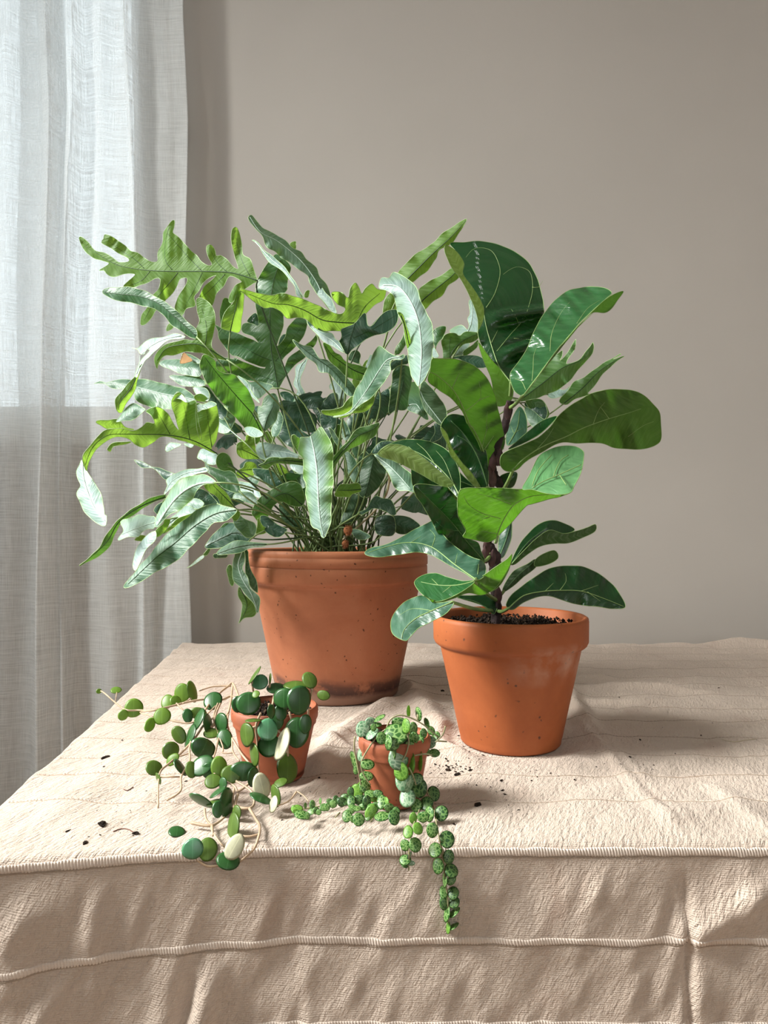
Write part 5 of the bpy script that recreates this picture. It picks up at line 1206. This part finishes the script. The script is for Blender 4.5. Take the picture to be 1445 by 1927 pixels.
# string of turtles: small patterned leaves
TM = {k: disc_leaf('turtle_' + k, i, .16) for i, k in enumerate(('dark', 'mid', 'pale', 'lime'))}
T_POT = """590,262,38,42,0,pale 640,215,30,26,0,pale 650,292,40,20,-40,pale 615,360,28,28,0,mid 592,432,34,42,20,pale 716,322,29,31,0,mid 812,295,66,60,0,mid 840,220,44,28,10,mid 788,362,38,34,0,mid 775,420,28,50,0,mid 830,460,54,58,0,pale 848,550,40,46,0,lime 865,608,44,62,0,pale 890,725,42,50,0,pale
908,630,20,48,22,pale 935,400,44,28,-8,pale 970,335,27,30,0,mid 985,370,20,24,0,mid 1042,350,33,32,0,pale 1052,270,20,28,-20,mid 965,158,16,36,-10,mid 900,140,10,30,0,lime 1020,220,13,28,-15,mid 880,240,22,38,0,lime 930,260,24,36,0,mid 915,487,18,58,0,lime 975,470,11,56,0,lime 970,660,42,48,0,dark 955,600,34,30,0,dark 1075,422,28,24,0,mid
1092,306,17,22,0,mid 1000,290,20,26,0,mid 700,185,34,12,-30,mid 528,480,16,52,-18,mid 540,540,14,22,0,mid 620,500,36,28,0,mid 612,580,36,26,0,mid 935,320,26,30,0,mid 760,350,20,40,0,mid 575,320,24,20,0,pale 905,365,26,18,0,mid 1015,410,24,16,0,mid 690,230,20,12,0,mid 1070,330,16,30,20,mid 660,250,16,20,0,mid"""
T_CL = """680,608,40,30,20,mid 720,662,44,26,-10,lime 758,712,32,30,0,mid 640,700,36,22,0,mid 545,690,38,44,0,lime 602,650,34,36,0,mid 508,750,26,36,0,dark 570,742,40,28,0,dark 642,822,30,44,30,lime 715,755,30,44,0,mid 770,795,34,24,15,mid 720,852,46,26,-8,mid 800,860,34,44,0,dark 480,852,28,34,0,mid 520,872,16,20,0,mid 560,875,34,36,0,mid
620,862,16,18,0,mid 615,760,26,40,0,dark 590,790,30,20,0,mid 655,800,34,30,0,mid 690,700,30,22,10,dark 505,690,20,30,0,dark 540,800,34,16,0,mid 745,760,16,30,0,lime 690,640,30,18,30,mid 520,790,26,14,10,mid 570,650,20,30,30,lime 680,780,30,20,0,dark 660,730,24,20,0,lime 815,820,22,30,0,dark 500,820,24,18,0,mid
445,755,28,26,0,dark 460,715,22,14,0,dark 405,738,18,22,0,dark 385,770,24,22,0,mid 360,748,18,14,0,dark 325,792,27,22,0,mid 345,790,18,22,0,mid 245,775,18,26,0,mid 235,822,24,20,0,mid 270,815,20,20,20,mid 288,825,16,16,0,mid 140,800,34,20,0,lime 175,842,46,24,12,mid 210,850,16,20,0,mid 128,820,18,14,0,lime 298,750,8,18,0,mid 198,780,9,16,0,mid 115,800,14,18,0,lime 470,745,20,30,0,dark 425,745,14,16,0,dark"""
T_V = """950,778,36,40,0,mid 930,865,25,34,0,lime 895,960,32,40,0,lime 962,936,33,37,0,lime 875,1050,33,34,0,mid 945,1047,40,43,0,mid 875,1150,37,34,0,mid 916,1172,24,15,0,pale 872,1188,22,12,20,dark 1020,765,44,46,0,dark 1040,838,28,46,0,mid 998,858,40,32,-25,mid 1070,698,40,48,0,dark
1122,832,43,47,0,dark 1060,948,37,44,0,mid 1160,1010,47,51,0,dark 1080,1082,43,47,0,mid 1172,1130,36,42,0,dark 1100,1192,37,45,0,mid 1190,1222,44,46,0,dark 1143,1285,14,44,0,mid 1190,1290,34,22,-38,mid 1136,1370,26,40,0,mid 1202,1375,36,38,0,dark 1140,1440,30,42,0,dark 1208,1440,38,32,-20,dark 1155,1510,20,52,5,mid 1210,1505,42,18,-42,mid 1165,1605,14,40,0,lime 1205,1600,36,14,-32,mid 905,1120,10,24,30,pale"""
def td(y):
    py = 1300 + .2768 * y
    return .4945 if py > 1562 else dtab(py, .007 if py > 1500 else .012)
for grp, s_ in enumerate((T_POT, T_CL, T_V)):
    for i, tok in enumerate(s_.split()):
        a = tok.split(','); x, y, ax, ay, ro = map(float, a[:5])
        if grp == 0:
            dx = (520 + .2768 * x - 742) / 66; d = .549 + .03 * min(dx * dx, 1.2) * (1 if y < 500 else .4) - .003 * (i % 3)
            if y < 240: d = .575
        elif grp == 1: d = td(y + ay) - .002 - .004 * ((i * 7) % 3) / 2
        else: d = td(y + ay * .6) - .001 * (i % 2) - (.0005 if y < 900 else 0)
        place_disc(turt, TM[a[5]], 520 + .2768 * x, 1300 + .2768 * y, d, ax * .2768 * ((1.35, 1.22, 1.12)[grp]), ay * .2768 * ((1.35, 1.22, 1.12)[grp]), ro, .35 * math.sin(i * 1.9) - .15, .35 * math.sin(i * 2.7))
for s_, d in (("1000,640 1030,700 1060,760 1080,850 1100,970 1125,1080 1140,1200 1150,1300 1165,1420 1170,1560 1178,1645", 0), ("990,740 965,830 930,920 905,1050 900,1160 900,1222", 0), ("770,765 800,730 845,685", 0), ("640,840 655,870 640,890", 0),
              ("890,290 900,350 880,430 850,480", .546), ("535,310 530,400 550,500 575,640", .56), ("750,250 780,190 850,165 950,200 1040,260 1100,320", .56), ("700,290 640,370 580,480 590,560 640,640", .552), ("490,735 380,770 200,800 112,815", 0), ("960,160 960,210", .565), ("1060,440 1010,430 940,440", .548), ("430,830 400,860", 0), ("640,230 700,280 745,260", .56), ("900,520 930,580 950,640", .545), ("1150,240 1130,300 1080,350", .565), ("1090,340 1160,345", .565)):
    q = pts('@8 ' + s_); P3 = [P(x, y, d or td((y - 1300) / .2768)) for x, y in q]
    tube('stem', P3, .0008, .0006, M['turtle_stem'], turt, 5)

# ============================================================ bits lying on the cloth
fl = disc_leaf('hoya_dark', 2); 
def on_cloth(px, py):
    x, y = tp(px, py)
    _, _, z = cloth_pos(np.array([x]), np.array([BACK - y])); z = float(z[0])
    d = dtab(py, z - T); x = (px - CX) / F * d
    _, _, z = cloth_pos(np.array([x]), np.array([BACK - d])); return Vector((x, d, float(z[0])))
c = on_cloth(338, 1562)
o = bpy.data.objects.new('fallen_leaf', fl); C.objects.link(o); o.location = (c.x, c.y, c.z + .0022); o.scale = (.0066, .0062, .0066); o.rotation_euler = (.30, .15, .3)
tag(o, 'single dark green round leaf lying alone near the front edge of the table', 'leaf')
def clump(name, px, py, size, seed, label, group=None):
    c = on_cloth(px, py); r_ = np.random.default_rng(seed); bm = bmesh.new(); bmesh.ops.create_icosphere(bm, subdivisions=2, radius=size)
    V = []
    for v in bm.verts:
        k = 1 + .55 * mnoise.noise(v.co / size * 1.3 + Vector((seed, 0, 0))); V.append((v.co.x * k * 1.5, v.co.y * k, max(v.co.z * k * .6, -size * .3)))
    Fc = [tuple(v.index for v in f.verts) for f in bm.faces]; bm.free()
    o = mesh_obj(name, V, Fc, M['soil'], None, False); o.location = (c.x, c.y, c.z + size * .25); o.rotation_euler = (0, 0, seed)
    return tag(o, label, 'soil', group)
clump('soil_clump', 204, 1424, .0032, 1, 'dark soil clump alone on the left part of the cloth, farthest from the front edge')
clump('soil_clump', 199, 1545, .0031, 2, 'dark soil clump near the left front edge of the cloth')
clump('soil_clump', 261, 1561, .0020, 3, 'reddish soil clump at the end of a thin root near the left front edge')
clump('soil_clump', 897, 1510, .0027, 4, 'dark soil clump on the cloth in front of the orange pot')
clump('soil_clump', 832, 1300, .0026, 5, 'dark soil clump on the cloth between the two big pots')
clump('soil_clump', 842, 1443, .0020, 6, 'dark soil clump right of the smallest pot among many crumbs')
clump('soil_clump', 860, 1452, .0024, 7, 'largest soil clump in the scatter of crumbs beside the orange pot foot')
clump('bark_chip', 168, 1578, .0016, 8, 'small reddish bark chip at the left front edge of the cloth')
# the fine scatter
V, Fc = [], []
def crumb(px, py, s_):
    c = np.array(on_cloth(px, py)); b = len(V); a = rng.uniform(0, 3.14); ca, sa = math.cos(a), math.sin(a); e = rng.uniform(1, 2.4)
    for v in ((1, 0, 0), (-1, 0, 0), (0, 1, 0), (0, -1, 0), (0, 0, 1), (0, 0, -1)):
        w = np.array(v, float) * rng.uniform(.5, 1.3); w[0] *= e; V.append((c[0] + (w[0] * ca - w[1] * sa) * s_, c[1] + (w[0] * sa + w[1] * ca) * s_, c[2] + (w[2] * .6 + .35) * s_))
    for f in ((0, 2, 4), (2, 1, 4), (1, 3, 4), (3, 0, 4), (2, 0, 5), (1, 2, 5), (3, 1, 5), (0, 3, 5)): Fc.append(tuple(b + w for w in f))
for (cx_, cy_, sx_, sy_, n_) in ((850, 1432, 24, 14, 90), (872, 1415, 14, 12, 40), (880, 1390, 8, 24, 26), (830, 1310, 20, 12, 12), (640, 1470, 60, 25, 26), (235, 1560, 34, 10, 16), (205, 1510, 30, 20, 10), (335, 1490, 40, 16, 8), (940, 1500, 60, 30, 22), (1080, 1440, 90, 30, 20), (1300, 1380, 90, 50, 14), (985, 1460, 60, 20, 12), (850, 1450, 40, 20, 26), (770, 1500, 60, 30, 12), (260, 1470, 60, 60, 8)):
    for _ in range(n_):
        x = rng.normal(cx_, sx_); y = rng.normal(cy_, sy_)
        if 1230 < y < 1565: crumb(x, y, rng.choice([.0004, .0006, .0009, .0014], p=[.35, .35, .2, .1]))
tag(mesh_obj('soil_crumbs', V, Fc, M['soil'], None, False), 'fine dark potting-soil crumbs scattered over the cloth around the pots', 'soil', None, 'stuff')
def thread(name, line, r, mat, label, cat):
    q = catmull(pts(line), 5); P3 = [on_cloth(x, y) + Vector((0, 0, r * 1.2)) for x, y in q[:, :2]]
    V, Fc = [], []; tube_geo(np.array(P3), r, 5, V, Fc); return tag(mesh_obj(name, V, Fc, M[mat]), label, cat)
thread('loose_fibre', "1352,1388 1375,1392 1400,1389 1415,1388", .00035, 'stalk_pale', 'thin pale curved fibre lying on the cloth at the far right', 'fibre')
thread('root_bit', "220,1558 235,1553 250,1555 262,1563", .0004, 'root', 'thin reddish root bit near the left front edge, beside a clump', 'root')
thread('root_bit', "238,1478 245,1482 256,1474", .0004, 'root', 'short reddish root bit in the middle of the left part of the cloth', 'root')
